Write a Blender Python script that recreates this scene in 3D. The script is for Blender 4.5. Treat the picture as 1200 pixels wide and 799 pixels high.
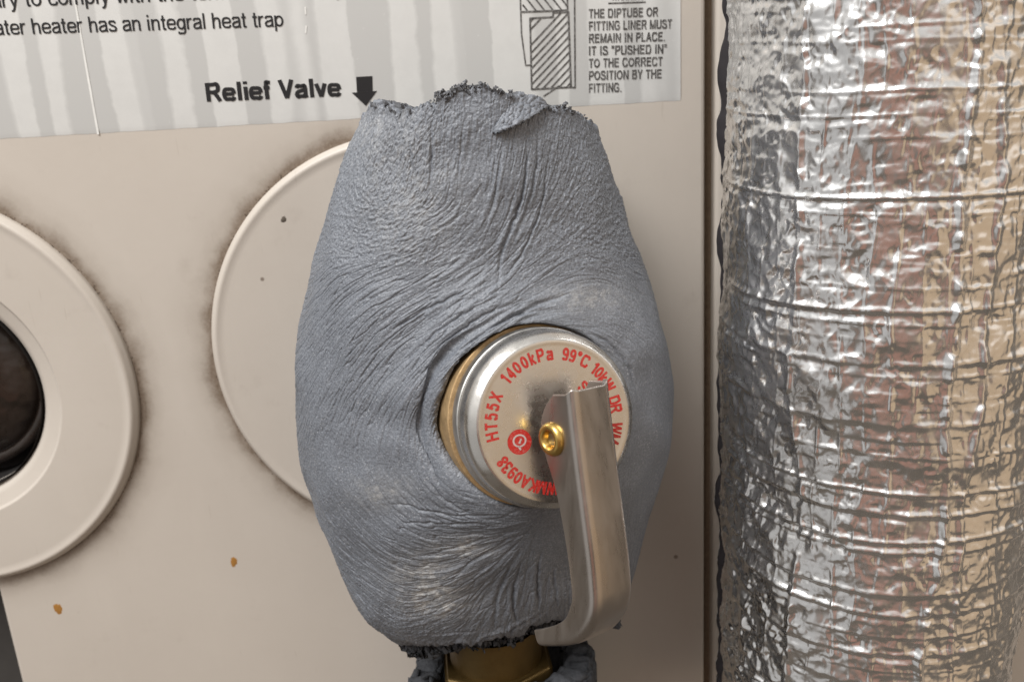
import bpy, bmesh, math, random
import numpy as np
from mathutils import Vector, Matrix

for o in list(bpy.data.objects):
    bpy.data.objects.remove(o, do_unlink=True)
scene = bpy.context.scene
COL = scene.collection
rng = np.random.default_rng(7)
random.seed(7)

# ------------------------------------------------------------------ camera
FPX = 1000.0                       # focal length in photograph pixels (1200 wide)
PITCH, ROLL, DIST = math.radians(15.5), math.radians(3.5), 0.255
F = np.array([0, math.cos(PITCH), -math.sin(PITCH)])
R0 = np.array([1.0, 0, 0]); U0 = np.array([0, math.sin(PITCH), math.cos(PITCH)])
CR = math.cos(ROLL) * R0 - math.sin(ROLL) * U0
CU = math.sin(ROLL) * R0 + math.cos(ROLL) * U0
CP = -F * DIST
cam = bpy.data.cameras.new('camera')
cam_o = bpy.data.objects.new('camera', cam); COL.objects.link(cam_o)
cam.sensor_width = 36; cam.lens = FPX / 1200 * 36
cam.clip_start = 0.01; cam.clip_end = 20
cam_o.matrix_world = Matrix(((CR[0], CU[0], -F[0], CP[0]), (CR[1], CU[1], -F[1], CP[1]),
                             (CR[2], CU[2], -F[2], CP[2]), (0, 0, 0, 1)))
cam.dof.use_dof = True; cam.dof.focus_distance = 0.186; cam.dof.aperture_fstop = 24
scene.camera = cam_o

# ------------------------------------------------------------------ world and lamps
w = bpy.data.worlds.new('World'); scene.world = w; w.use_nodes = True
wt = w.node_tree; bg = wt.nodes['Background']
# overcast sky above, dim warm surroundings at and below the horizon
tc = wt.nodes.new('ShaderNodeTexCoord'); sep = wt.nodes.new('ShaderNodeSeparateXYZ'); wr = wt.nodes.new('ShaderNodeValToRGB')
mr = wt.nodes.new('ShaderNodeMapRange'); mr.inputs['From Min'].default_value = -1; mr.inputs['From Max'].default_value = 1
wt.links.new(tc.outputs['Generated'], sep.inputs[0]); wt.links.new(sep.outputs['Z'], mr.inputs['Value']); wt.links.new(mr.outputs[0], wr.inputs['Fac'])
for i_, (p_, c_) in enumerate(((0.0, (0.17, 0.145, 0.12)), (0.50, (0.20, 0.18, 0.16)), (0.68, (0.62, 0.63, 0.65)), (1.0, (1.15, 1.2, 1.28)))):
    if i_ > 1: wr.color_ramp.elements.new(p_)
for i_, (p_, c_) in enumerate(((0.0, (0.17, 0.145, 0.12)), (0.52, (0.19, 0.165, 0.14)), (0.66, (0.74, 0.72, 0.69)), (1.0, (0.95, 0.94, 0.92)))):
    wr.color_ramp.elements[i_].position = p_; wr.color_ramp.elements[i_].color = (*c_, 1)
wt.links.new(wr.outputs[0], bg.inputs[0]); bg.inputs[1].default_value = 0.80
def area(name, loc, target, size, power, col, size_y=None):
    l = bpy.data.lights.new(name, 'AREA'); l.energy = power; l.color = col
    l.shape = 'RECTANGLE'; l.size = size; l.size_y = size_y or size
    o = bpy.data.objects.new(name, l); COL.objects.link(o)
    o.location = loc
    o.rotation_euler = (Vector(target) - Vector(loc)).to_track_quat('-Z', 'Y').to_euler()
    return o
area('daylight_lamp', (-0.45, -0.55, 0.95), (0, 0, 0), 0.6, 17.0, (0.985, 0.985, 0.985))
area('open_side_lamp', (-1.05, -0.65, -0.10), (0, 0, 0), 0.9, 1.6, (0.92, 0.96, 1.0), 1.5)
area('warm_bounce_lamp', (0.85, -0.90, 0.0), (0.1, 0, 0), 1.3, 2.3, (1.0, 0.70, 0.42), 1.4)
area('red_reflection_lamp', (-0.25, -1.30, -0.1), (0.1, 0, 0), 0.60, 0.50, (1.0, 0.38, 0.26), 1.2)  # unseen lamp, added to put a red reflection in the foil
scene.view_settings.view_transform = 'Standard'
scene.view_settings.look = 'None'
scene.view_settings.exposure = 0.0
scene.view_settings.gamma = 1.0
scene.view_settings.use_curve_mapping = False
scene.render.engine = 'CYCLES'

# ------------------------------------------------------------------ helpers
def P(px, py, y):
    """world point on the plane Y = y seen at photograph pixel (px, py)"""
    d = F + CR * (px - 600) / FPX + CU * (399.5 - py) / FPX
    return CP + d * ((y - CP[1]) / d[1])
def PD(px, py, depth):
    return CP + (F + CR * (px - 600) / FPX + CU * (399.5 - py) / FPX) * depth
def proj(V):
    v = V - CP
    z = v @ F
    return 600 + FPX * (v @ CR) / z, 399.5 - FPX * (v @ CU) / z
def tag(o, label, cat, group=None):
    o['label'] = label; o['category'] = cat
    if group: o['group'] = group
    return o
def thing(name, label, cat, loc):
    o = bpy.data.objects.new(name, None); COL.objects.link(o); o.location = loc
    o.empty_display_size = 0.02
    bpy.context.view_layer.update()
    return tag(o, label, cat)
def link(name, me, m, parent=None, smooth=True):
    """mesh data is in world coordinates; parents are unrotated Empties or meshes at the origin"""
    o = bpy.data.objects.new(name, me); COL.objects.link(o)
    if m is not None and len(me.materials) == 0: me.materials.append(m)
    if smooth:
        me.polygons.foreach_set('use_smooth', [True] * len(me.polygons))
    if parent is not None:
        o.parent = parent
        off = Vector((0, 0, 0)); p = parent
        while p is not None:
            off += p.location; p = p.parent
        o.location = -off
    return o
def mesh_quads(name, V, Q):
    V = np.asarray(V, dtype=np.float32); Q = np.asarray(Q, dtype=np.int32)
    me = bpy.data.meshes.new(name)
    me.vertices.add(len(V)); me.vertices.foreach_set('co', V.ravel())
    n, k = Q.shape
    me.loops.add(n * k); me.loops.foreach_set('vertex_index', Q.ravel())
    me.polygons.add(n)
    me.polygons.foreach_set('loop_start', np.arange(0, n * k, k, dtype=np.int32))
    me.update(calc_edges=True)
    return me
def grid_mesh(name, G, wrap=False):
    ny, nx = G.shape[:2]
    idx = np.arange(ny * nx).reshape(ny, nx)
    if wrap:
        nxt = np.roll(idx, -1, axis=1); a, b, c, d = idx[:-1], nxt[:-1], nxt[1:], idx[1:]
    else:
        a, b, c, d = idx[:-1, :-1], idx[:-1, 1:], idx[1:, 1:], idx[1:, :-1]
    Q = np.stack([a, b, c, d], -1).reshape(-1, 4)
    return mesh_quads(name, G.reshape(-1, 3), Q)
def pyd(name, V, Fc):
    me = bpy.data.meshes.new(name); me.from_pydata([tuple(map(float, v)) for v in V], [], Fc); me.update(); return me
def box_me(name, x0, x1, y0, y1, z0, z1, bev=0.0, seg=3):
    bm = bmesh.new(); bmesh.ops.create_cube(bm, size=1)
    for v in bm.verts:
        v.co = Vector(((x0 + x1) / 2 + v.co.x * (x1 - x0), (y0 + y1) / 2 + v.co.y * (y1 - y0), (z0 + z1) / 2 + v.co.z * (z1 - z0)))
    if bev: bmesh.ops.bevel(bm, geom=bm.edges[:], offset=bev, segments=seg, affect='EDGES', profile=0.5)
    me = bpy.data.meshes.new(name); bm.to_mesh(me); bm.free(); return me
def lathe(name, prof, origin, ax, e1, e2, n=128):
    """revolve (r, h) pairs about axis ax through origin"""
    prof = np.array(prof, float); t = np.linspace(0, 2 * math.pi, n, endpoint=False)
    ring = np.cos(t)[:, None] * e1 + np.sin(t)[:, None] * e2
    G = origin + prof[:, 0][:, None, None] * ring[None] + prof[:, 1][:, None, None] * ax
    return grid_mesh(name, G, True)
def round_prof(pts, r, seg=6):
    """polyline with rounded inner corners; r is a number or one per inner point"""
    pts = [np.array(p, float) for p in pts]; out = [pts[0]]
    for i in range(1, len(pts) - 1):
        rr = r[i - 1] if hasattr(r, '__len__') else r
        a, b, c = pts[i - 1], pts[i], pts[i + 1]
        u, v = a - b, c - b; lu, lv = np.linalg.norm(u), np.linalg.norm(v)
        k = min(rr, lu * .49, lv * .49); s, e = b + u / lu * k, b + v / lv * k
        for q in np.linspace(0, 1, seg + 1):
            out.append((1 - q) ** 2 * s + 2 * q * (1 - q) * b + q * q * e)
    out.append(pts[-1]); return out
def smooth(a, b, x):
    t = np.clip((x - a) / (b - a), 0, 1); return t * t * (3 - 2 * t)
def gnoise(shape, sy, sx, wrapx=True):
    """unit-variance gaussian-filtered noise, sigma in cells"""
    n = rng.standard_normal(shape)
    fy = np.fft.fftfreq(shape[0])[:, None]; fx = np.fft.rfftfreq(shape[1])[None]
    H = np.exp(-2 * math.pi ** 2 * ((fy * sy) ** 2 + (fx * sx) ** 2))
    r = np.fft.irfft2(np.fft.rfft2(n) * H, s=shape); return (r - r.mean()) / r.std()
def blur(a, sy, sx):
    fy = np.fft.fftfreq(a.shape[0])[:, None]; fx = np.fft.rfftfreq(a.shape[1])[None]
    H = np.exp(-2 * math.pi ** 2 * ((fy * sy) ** 2 + (fx * sx) ** 2))
    return np.fft.irfft2(np.fft.rfft2(a) * H, s=a.shape)
def bilin(a, y, x):
    y = np.clip(y, 0, a.shape[0] - 1.001); x = np.clip(x, 0, a.shape[1] - 1.001)
    j = y.astype(int); i = x.astype(int); fy = y - j; fx = x - i
    return (a[j, i] * (1 - fx) + a[j, i + 1] * fx) * (1 - fy) + (a[j + 1, i] * (1 - fx) + a[j + 1, i + 1] * fx) * fy
def grid_normals(G, wrap):
    du = np.roll(G, -1, 1) - np.roll(G, 1, 1) if wrap else np.gradient(G, axis=1)
    dv = np.gradient(G, axis=0)
    n = np.cross(du, dv); return n / (np.linalg.norm(n, axis=-1, keepdims=True) + 1e-12)
def interp_curve(xs, ys, x):
    """smooth (Catmull-Rom style) interpolation through sorted points"""
    xs = np.array(xs, float); ys = np.array(ys, float); o = np.argsort(xs); xs, ys = xs[o], ys[o]
    m = np.gradient(ys, xs); x = np.clip(x, xs[0], xs[-1])
    i = np.clip(np.searchsorted(xs, x) - 1, 0, len(xs) - 2); h = xs[i + 1] - xs[i]; t = (x - xs[i]) / h
    return ((2 * t**3 - 3 * t**2 + 1) * ys[i] + (t**3 - 2 * t**2 + t) * h * m[i] + (-2 * t**3 + 3 * t**2) * ys[i + 1] + (t**3 - t**2) * h * m[i + 1])

# ------------------------------------------------------------------ materials
class NT:
    def __init__(s, name):
        s.m = bpy.data.materials.new(name); s.m.use_nodes = True; s.t = s.m.node_tree
        s.b = s.t.nodes['Principled BSDF']; s.coord = s.t.nodes.new('ShaderNodeTexCoord')
    def n(s, typ, **kw):
        nd = s.t.nodes.new(typ)
        for k, v in kw.items(): setattr(nd, k, v)
        return nd
    def l(s, a, b): s.t.links.new(a, b)
    def noise(s, scale, detail=4, rough=0.55, vec=None, dist=0.0):
        n = s.n('ShaderNodeTexNoise'); n.inputs['Scale'].default_value = scale; n.inputs['Detail'].default_value = detail
        n.inputs['Roughness'].default_value = rough; n.inputs['Distortion'].default_value = dist
        s.l(vec if vec is not None else s.coord.outputs['Object'], n.inputs['Vector']); return n.outputs['Fac']
    def voro(s, scale, feature='F1', vec=None):
        n = s.n('ShaderNodeTexVoronoi'); n.feature = feature; n.inputs['Scale'].default_value = scale
        s.l(vec if vec is not None else s.coord.outputs['Object'], n.inputs['Vector']); return n.outputs['Distance']
    def ramp(s, fac, stops):
        r = s.n('ShaderNodeValToRGB'); e = r.color_ramp.elements
        while len(e) < len(stops): e.new(0.5)
        for i, (p, c) in enumerate(stops):
            e[i].position = p; e[i].color = (c, c, c, 1) if not hasattr(c, '__len__') else (*c, 1)
        s.l(fac, r.inputs['Fac']); return r.outputs['Color']
    def mix(s, fac, a, b, mode='MIX'):
        m = s.n('ShaderNodeMix'); m.data_type = 'RGBA'; m.blend_type = mode
        for v, i in ((fac, 0), (a, 6), (b, 7)):
            if hasattr(v, 'links') or hasattr(v, 'is_linked'): s.l(v, m.inputs[i])
            elif i == 0: m.inputs[0].default_value = v
            else: m.inputs[i].default_value = (*v, 1)
        return m.outputs[2]
    def math(s, op, a, b=None, clamp=False):
        m = s.n('ShaderNodeMath'); m.operation = op; m.use_clamp = clamp
        for i, v in enumerate((a, b)):
            if v is None: continue
            if hasattr(v, 'is_linked'): s.l(v, m.inputs[i])
            else: m.inputs[i].default_value = v
        return m.outputs[0]
    def bump(s, h, dist, strength=1.0, prev=None):
        b = s.n('ShaderNodeBump'); b.inputs['Distance'].default_value = dist; b.inputs['Strength'].default_value = strength
        s.l(h, b.inputs['Height'])
        if prev is not None: s.l(prev, b.inputs['Normal'])
        return b.outputs['Normal']
    def scaled(s, v, out='Object'):
        m = s.n('ShaderNodeMapping'); m.inputs['Scale'].default_value = v; s.l(s.coord.outputs[out], m.inputs['Vector']); return m.outputs['Vector']
    def dist_to(s, p):
        d = s.n('ShaderNodeVectorMath'); d.operation = 'DISTANCE'; s.l(s.coord.outputs['Object'], d.inputs[0]); d.inputs[1].default_value = tuple(map(float, p)); return d.outputs['Value']
    def attr(s, name):
        a = s.n('ShaderNodeAttribute'); a.attribute_name = name; return a
    def set(s, **kw):
        for k, v in kw.items():
            i = s.b.inputs[k.replace('_', ' ')]
            if hasattr(v, 'is_linked'): s.l(v, i)
            elif hasattr(v, '__len__') and len(v) == 3: i.default_value = (*v, 1)
            else: i.default_value = v
        return s.m
def plain(name, col, rough=0.5, metal=0.0, var=0.12, scale=300):
    t = NT(name); n = t.noise(scale)
    c2 = tuple(c * (1 - var * 2) for c in col)
    return t.set(Base_Color=t.mix(n, c2, tuple(c * (1 + var) for c in col)), Roughness=rough, Metallic=metal)

# ------------------------------------------------------------------ layout numbers
DISC_A = P(-80, 464, 0.0)           # centre of the open flange
DISC_B = P(494, 404, 0.0)           # centre of the blank cover
DISC_R = 1.06 * abs(P(494 + 227, 404, 0)[0] - DISC_B[0])
HOLE_R = DISC_R * 124 / 227

def paint_material(name, dirt):
    t = NT(name)
    big = t.noise(18, 5, 0.6); fine = t.noise(900, 2)
    col = t.mix(big, (0.50, 0.445, 0.385), (0.58, 0.525, 0.460))
    col = t.mix(t.ramp(t.noise(60, 6, 0.7), [(0.60, 0.0), (0.80, 0.35)]), col, (0.36, 0.31, 0.26))
    sm = t.scaled((1.0, 1.0, 0.25)); col = t.mix(t.ramp(t.noise(55, 5, 0.65, sm), [(0.52, 0.0), (0.75, 0.30)]), col, (0.60, 0.54, 0.47))
    sv = t.scaled((14.0, 1.0, 1.2)); col = t.mix(t.ramp(t.noise(60, 2, 0.5, sv), [(0.70, 0.0), (0.76, 0.22)]), col, (0.36, 0.30, 0.24))
    # fly specks and pin marks
    sp = t.ramp(t.voro(75), [(0.0, 1.0), (0.045, 1.0), (0.06, 0.0)])
    sp = t.math('MULTIPLY', sp, t.ramp(t.noise(31, 2), [(0.50, 0.0), (0.54, 0.8)]))
    col = t.mix(sp, col, (0.16, 0.12, 0.09))
    if dirt:
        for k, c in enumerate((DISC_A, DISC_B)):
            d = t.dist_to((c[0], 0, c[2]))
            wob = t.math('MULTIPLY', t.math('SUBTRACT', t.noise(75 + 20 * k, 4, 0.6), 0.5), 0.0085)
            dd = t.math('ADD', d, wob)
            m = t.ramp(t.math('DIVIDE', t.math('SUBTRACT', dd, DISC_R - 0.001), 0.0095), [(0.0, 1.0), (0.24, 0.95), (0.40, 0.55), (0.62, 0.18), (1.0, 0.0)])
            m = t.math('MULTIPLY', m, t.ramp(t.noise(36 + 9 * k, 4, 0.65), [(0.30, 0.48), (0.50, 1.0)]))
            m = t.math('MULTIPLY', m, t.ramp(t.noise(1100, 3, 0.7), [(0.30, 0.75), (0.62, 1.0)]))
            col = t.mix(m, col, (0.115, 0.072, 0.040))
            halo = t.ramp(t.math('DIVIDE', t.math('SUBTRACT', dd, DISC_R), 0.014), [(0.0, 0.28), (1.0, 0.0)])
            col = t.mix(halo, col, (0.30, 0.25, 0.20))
    nrm = t.bump(t.noise(420, 3), 0.00006, 0.5)
    return t.set(Base_Color=col, Roughness=t.ramp(t.noise(45, 4), [(0.3, 0.36), (0.7, 0.52)]), Normal=nrm)
M_PANEL = paint_material('beige_painted_steel', True)
M_COVER = paint_material('beige_cover_paint', False)
t = NT('groove_grime')
M_GROOVE = t.set(Base_Color=t.mix(t.noise(500, 5, 0.7), (0.10, 0.068, 0.040), (0.26, 0.19, 0.13)), Roughness=0.8)
M_DARK = plain('dark_interior', (0.012, 0.010, 0.009), 0.6)
t = NT('dark_glass')
M_GLASS = t.set(Base_Color=t.mix(t.noise(60, 3), (0.008, 0.006, 0.005), (0.045, 0.030, 0.022)), Roughness=t.ramp(t.noise(120, 4), [(0.35, 0.10), (0.65, 0.45)]), Normal=t.bump(t.noise(55, 3), 0.004, 0.6))
M_CASING = plain('grey_casing', (0.060, 0.055, 0.050), 0.6)
t = NT('rust')
M_RUST = t.set(Base_Color=t.mix(t.noise(1500, 3), (0.48, 0.24, 0.045), (0.22, 0.085, 0.015)), Roughness=0.8)
t = NT('crumb_dirt')
M_CRUMB = t.set(Base_Color=t.mix(t.noise(1500, 3), (0.05, 0.034, 0.022), (0.20, 0.15, 0.11)), Roughness=0.95)

# label film: pale and grey upright reflections painted into its colour
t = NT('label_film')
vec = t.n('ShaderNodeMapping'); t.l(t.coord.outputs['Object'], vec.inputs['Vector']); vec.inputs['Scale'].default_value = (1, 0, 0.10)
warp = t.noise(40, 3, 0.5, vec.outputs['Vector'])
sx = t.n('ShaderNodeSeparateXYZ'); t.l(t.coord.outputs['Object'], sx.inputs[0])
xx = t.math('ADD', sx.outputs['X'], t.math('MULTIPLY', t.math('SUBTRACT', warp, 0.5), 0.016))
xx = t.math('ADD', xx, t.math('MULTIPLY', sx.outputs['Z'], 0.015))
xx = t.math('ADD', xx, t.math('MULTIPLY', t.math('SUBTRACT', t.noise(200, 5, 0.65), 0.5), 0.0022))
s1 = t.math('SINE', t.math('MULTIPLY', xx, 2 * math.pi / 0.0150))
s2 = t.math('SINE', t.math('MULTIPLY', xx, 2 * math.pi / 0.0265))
refl_band = t.math('ADD', t.math('ADD', s1, t.math('MULTIPLY', s2, 0.8)), t.math('MULTIPLY', t.math('SINE', t.math('MULTIPLY', xx, 2 * math.pi / 0.0087)), 0.6))
bm_ = t.ramp(t.math('ADD', t.math('MULTIPLY', refl_band, 0.25), 0.5), [(0.42, 0.0), (0.56, 1.0)])
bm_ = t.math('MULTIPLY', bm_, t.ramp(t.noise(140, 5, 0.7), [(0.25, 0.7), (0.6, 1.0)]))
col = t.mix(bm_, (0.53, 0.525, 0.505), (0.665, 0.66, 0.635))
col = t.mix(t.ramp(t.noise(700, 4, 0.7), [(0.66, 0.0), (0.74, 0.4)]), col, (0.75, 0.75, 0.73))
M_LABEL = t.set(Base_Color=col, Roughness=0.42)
def ink(name, c, fade=0.25, scale=1800):
    t = NT(name); return t.set(Base_Color=t.mix(t.ramp(t.noise(scale, 4, 0.7), [(0.45, 0.0), (0.75, fade)]), c, (0.45, 0.44, 0.42)), Roughness=0.45)
M_INK = ink('black_ink', (0.010, 0.010, 0.011), 0.0)
M_INK2 = ink('worn_grey_ink', (0.062, 0.058, 0.054), 0.7)
M_WHITE = plain('torn_label_paper', (0.80, 0.79, 0.75), 0.6)

# ------------------------------------------------------------------ water heater
def holed(name, *a):
    """box with the flange opening cut through it"""
    bo = bpy.data.objects.new('panel_blank', box_me(name, *a)); COL.objects.link(bo)
    cu = bpy.data.objects.new('panel_cutter', pyd('panel_cutter', [(DISC_A[0] + HOLE_R * 1.03 * math.cos(q), y_, DISC_A[2] + HOLE_R * 1.03 * math.sin(q)) for y_ in (-0.05, 0.05) for q in np.linspace(0, 2 * math.pi, 64, endpoint=False)],
        [tuple(range(64)), tuple(range(127, 63, -1))] + [(i, 64 + i, 64 + (i + 1) % 64, (i + 1) % 64) for i in range(64)])); COL.objects.link(cu)
    md = bo.modifiers.new('cut', 'BOOLEAN'); md.object = cu; md.operation = 'DIFFERENCE'; md.solver = 'EXACT'
    me = bpy.data.meshes.new_from_object(bo.evaluated_get(bpy.context.evaluated_depsgraph_get()))
    bpy.data.objects.remove(bo); bpy.data.objects.remove(cu); me.name = name
    return me
heater = thing('water_heater', 'beige painted water heater front with two round covers and a printed label', 'water heater', (0, 0.0, -0.15))
pL = P(25, 799, 0.0)[0]; pR = P(826, 400, 0.0)[0]
panel = link('front_panel', holed('front_panel', pL, pR, 0.0, 0.012, -0.24, 0.22, 0.0012, 3), M_PANEL, heater, False)
link('joint_groove', box_me('joint_groove', pR - 0.001, pR + 0.0032, 0.0062, 0.02, -0.24, 0.22), M_GROOVE, heater, False)
link('side_panel', box_me('side_panel', pR + 0.0032, pR + 0.26, 0.0015, 0.014, -0.24, 0.22, 0.0014, 3), M_PANEL, heater)
link('casing', box_me('casing', pL - 0.12, pL + 0.30, 0.030, 0.034, -0.24, 0.22), M_CASING, heater, False)

EX, EY, EZ = np.eye(3)
ax_out = -EY
def disc_prof(hole):
    top = 0.0026
    if hole:
        pts = [(HOLE_R - 0.0012, -0.006), (HOLE_R - 0.0006, -0.001), (HOLE_R + 0.0012, 0.0006), (HOLE_R * 1.165, 0.0019), (HOLE_R * 1.18, top), (DISC_R - 0.0030, top), (DISC_R - 0.0010, top + 0.0005), (DISC_R + 0.0005, 0.0012), (DISC_R + 0.0006, -0.001)]
        return round_prof(pts, [0.0005, 0.001, 0.0004, 0.0006, 0.0012, 0.0009, 0.0005], 5)
    pts = [(0.00001, top), (DISC_R * 0.5, top + 0.0002), (DISC_R - 0.0030, top), (DISC_R - 0.0010, top + 0.0005), (DISC_R + 0.0005, 0.0012), (DISC_R + 0.0006, -0.001)]
    return round_prof(pts, [0.01, 0.0012, 0.0009, 0.0005], 5)
cA = np.array([DISC_A[0], 0, DISC_A[2]]); cB = np.array([DISC_B[0], 0, DISC_B[2]])
fl = link('open_flange', lathe('open_flange', disc_prof(True)[::-1], cA, ax_out, EX, EZ, 200), M_COVER, heater)
fl['label'] = 'round beige flange ring around a dark opening'
cv = link('round_cover', lathe('round_cover', disc_prof(False)[::-1], cB, ax_out, EX, EZ, 200), M_COVER, heater)
link('recess', lathe('recess', [(HOLE_R - 0.0011, 0.0002), (HOLE_R - 0.0012, -0.018), (HOLE_R * 0.96, -0.0185), (0.0001, -0.0186)], cA, ax_out, EX, EZ, 96), M_DARK, fl)
lens_prof = [(HOLE_R * 0.86, -0.018), (HOLE_R * 0.86, -0.0125), (HOLE_R * 0.78, -0.012), (HOLE_R * 0.76, -0.013)] + [(HOLE_R * 0.75 * math.sin(a), -0.0135 + 0.006 * math.cos(a)) for a in np.linspace(math.pi / 2, 0.001, 14)]
link('sight_glass', lathe('sight_glass', lens_prof, cA, ax_out, EX, EZ, 96), M_GLASS, fl)

def chip_mesh(name, pts, sizes, flat=None):
    """many small irregular crumbs in one mesh"""
    V, Fc = [], []
    base = np.array([(1, 1, 1), (-1, -1, 1), (-1, 1, -1), (1, -1, -1), (0, 0, 1.5), (0.3, -1.4, 0)], float)
    fcs = [(0, 4, 2), (0, 2, 3), (0, 3, 5), (0, 5, 4), (1, 4, 5), (1, 5, 3), (1, 3, 2), (1, 2, 4)]
    for p, s in zip(pts, sizes):
        q = base * (0.5 + rng.random((6, 3)) * 0.8) * s * 0.5
        A = np.linalg.qr(rng.standard_normal((3, 3)))[0]; q = q @ A
        if flat is not None: q = q * flat
        k = len(V); V.extend(p + q); Fc.extend([tuple(k + i for i in f) for f in fcs])
    return pyd(name, V, Fc)
# grime crumbs caught against the rims
pts, szs = [], []
for c, a0, a1, n in ((cA, -60, 62, 190), (cB, 120, 250, 170)):
    for i in range(n):
        a = math.radians(rng.uniform(a0, a1)); cl = 0.5 + 0.5 * math.sin(a * 9 + 1.3) * math.sin(a * 23)
        r = DISC_R + 0.0006 + abs(rng.normal(0, 0.0006)) * (0.2 + cl)
        pts.append(c + EX * r * math.cos(a) + EZ * r * math.sin(a) + np.array([0, -0.00008, 0]))
        szs.append(rng.uniform(0.00012, 0.00038))
g = link('grime', chip_mesh('grime', pts, szs, np.array([1, 0.5, 1])), M_CRUMB, heater, False); g['kind'] = 'stuff'
def blob(name, px, py, rx, ry, m, parent, y=-0.00012, seed=0, th=0.00008):
    c = P(px, py, 0); r2 = np.random.default_rng(seed); n = 22
    ph = r2.uniform(0, 6.28, 4); V = [c + np.array([0, -th, 0])]
    for k, s in ((0.6, 0.85), (1.0, 0.0)):
        for i in range(n):
            a = 2 * math.pi * i / n; rr = 1 + 0.12 * math.sin(2 * a + ph[0]) + 0.08 * math.sin(3 * a + ph[1]) + 0.08 * math.sin(7 * a + ph[2])
            V.append(c + np.array([k * rr * rx * math.cos(a), -th * s + (0.0001 if s == 0 else 0), k * rr * ry * math.sin(a)]))
    Fc = [(0, 1 + i, 1 + (i + 1) % n) for i in range(n)] + [(1 + i, 1 + n + i, 1 + n + (i + 1) % n, 1 + (i + 1) % n) for i in range(n)]
    return link(name, pyd(name, V, Fc), m, parent)
blob('rust_spot', 274, 658, 0.0013, 0.0024, M_RUST, heater, seed=3)
blob('rust_spot', 68, 713, 0.0016, 0.0028, M_RUST, heater, seed=8)
t = NT('speck'); M_SPECK = t.set(Base_Color=(0.10, 0.08, 0.06), Roughness=0.8)
c0 = blob('dirt_speck', 335, 256, 0.0009, 0.0009, M_SPECK, cv, seed=4); c0.location.y -= 0.0027

# ------------------------------------------------------------------ printed label
LO = P(797.5, 118, 0); LD = P(0, 163, 0) - LO; LD[1] = 0; LD /= np.linalg.norm(LD); LX = -LD; LZ = np.cross(LX, EY)   # along text, up
LZ = np.cross(LX, EY); LZ = LZ if LZ[2] > 0 else -LZ
def lab(px, py, lift):
    p = P(px, py, 0.0); p[1] = -lift; return p
LH = 0.075; LW = 0.32
N = 90
lower = []
V = []; nx_, nz_ = 160, 4
G = np.zeros((nz_, nx_, 3))
for i in range(nx_):
    u = i / (nx_ - 1)
    jag = 0.00005 * math.sin(i * 2.1) + 0.00005 * math.sin(i * 0.77 + 1)
    for j in range(nz_):
        vv = (0, 0.02, 0.5, 1)[j]
        p = LO - LX * (LW * (1 - u)) + LZ * (LH * vv + (jag if j == 0 else 0)); p[1] = -0.00022
        if j == 0: p[1] = -0.00004
        G[j, i] = p
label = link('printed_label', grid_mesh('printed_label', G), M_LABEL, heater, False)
label['label'] = 'pale grey label with painted band reflections and black printing'

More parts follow.
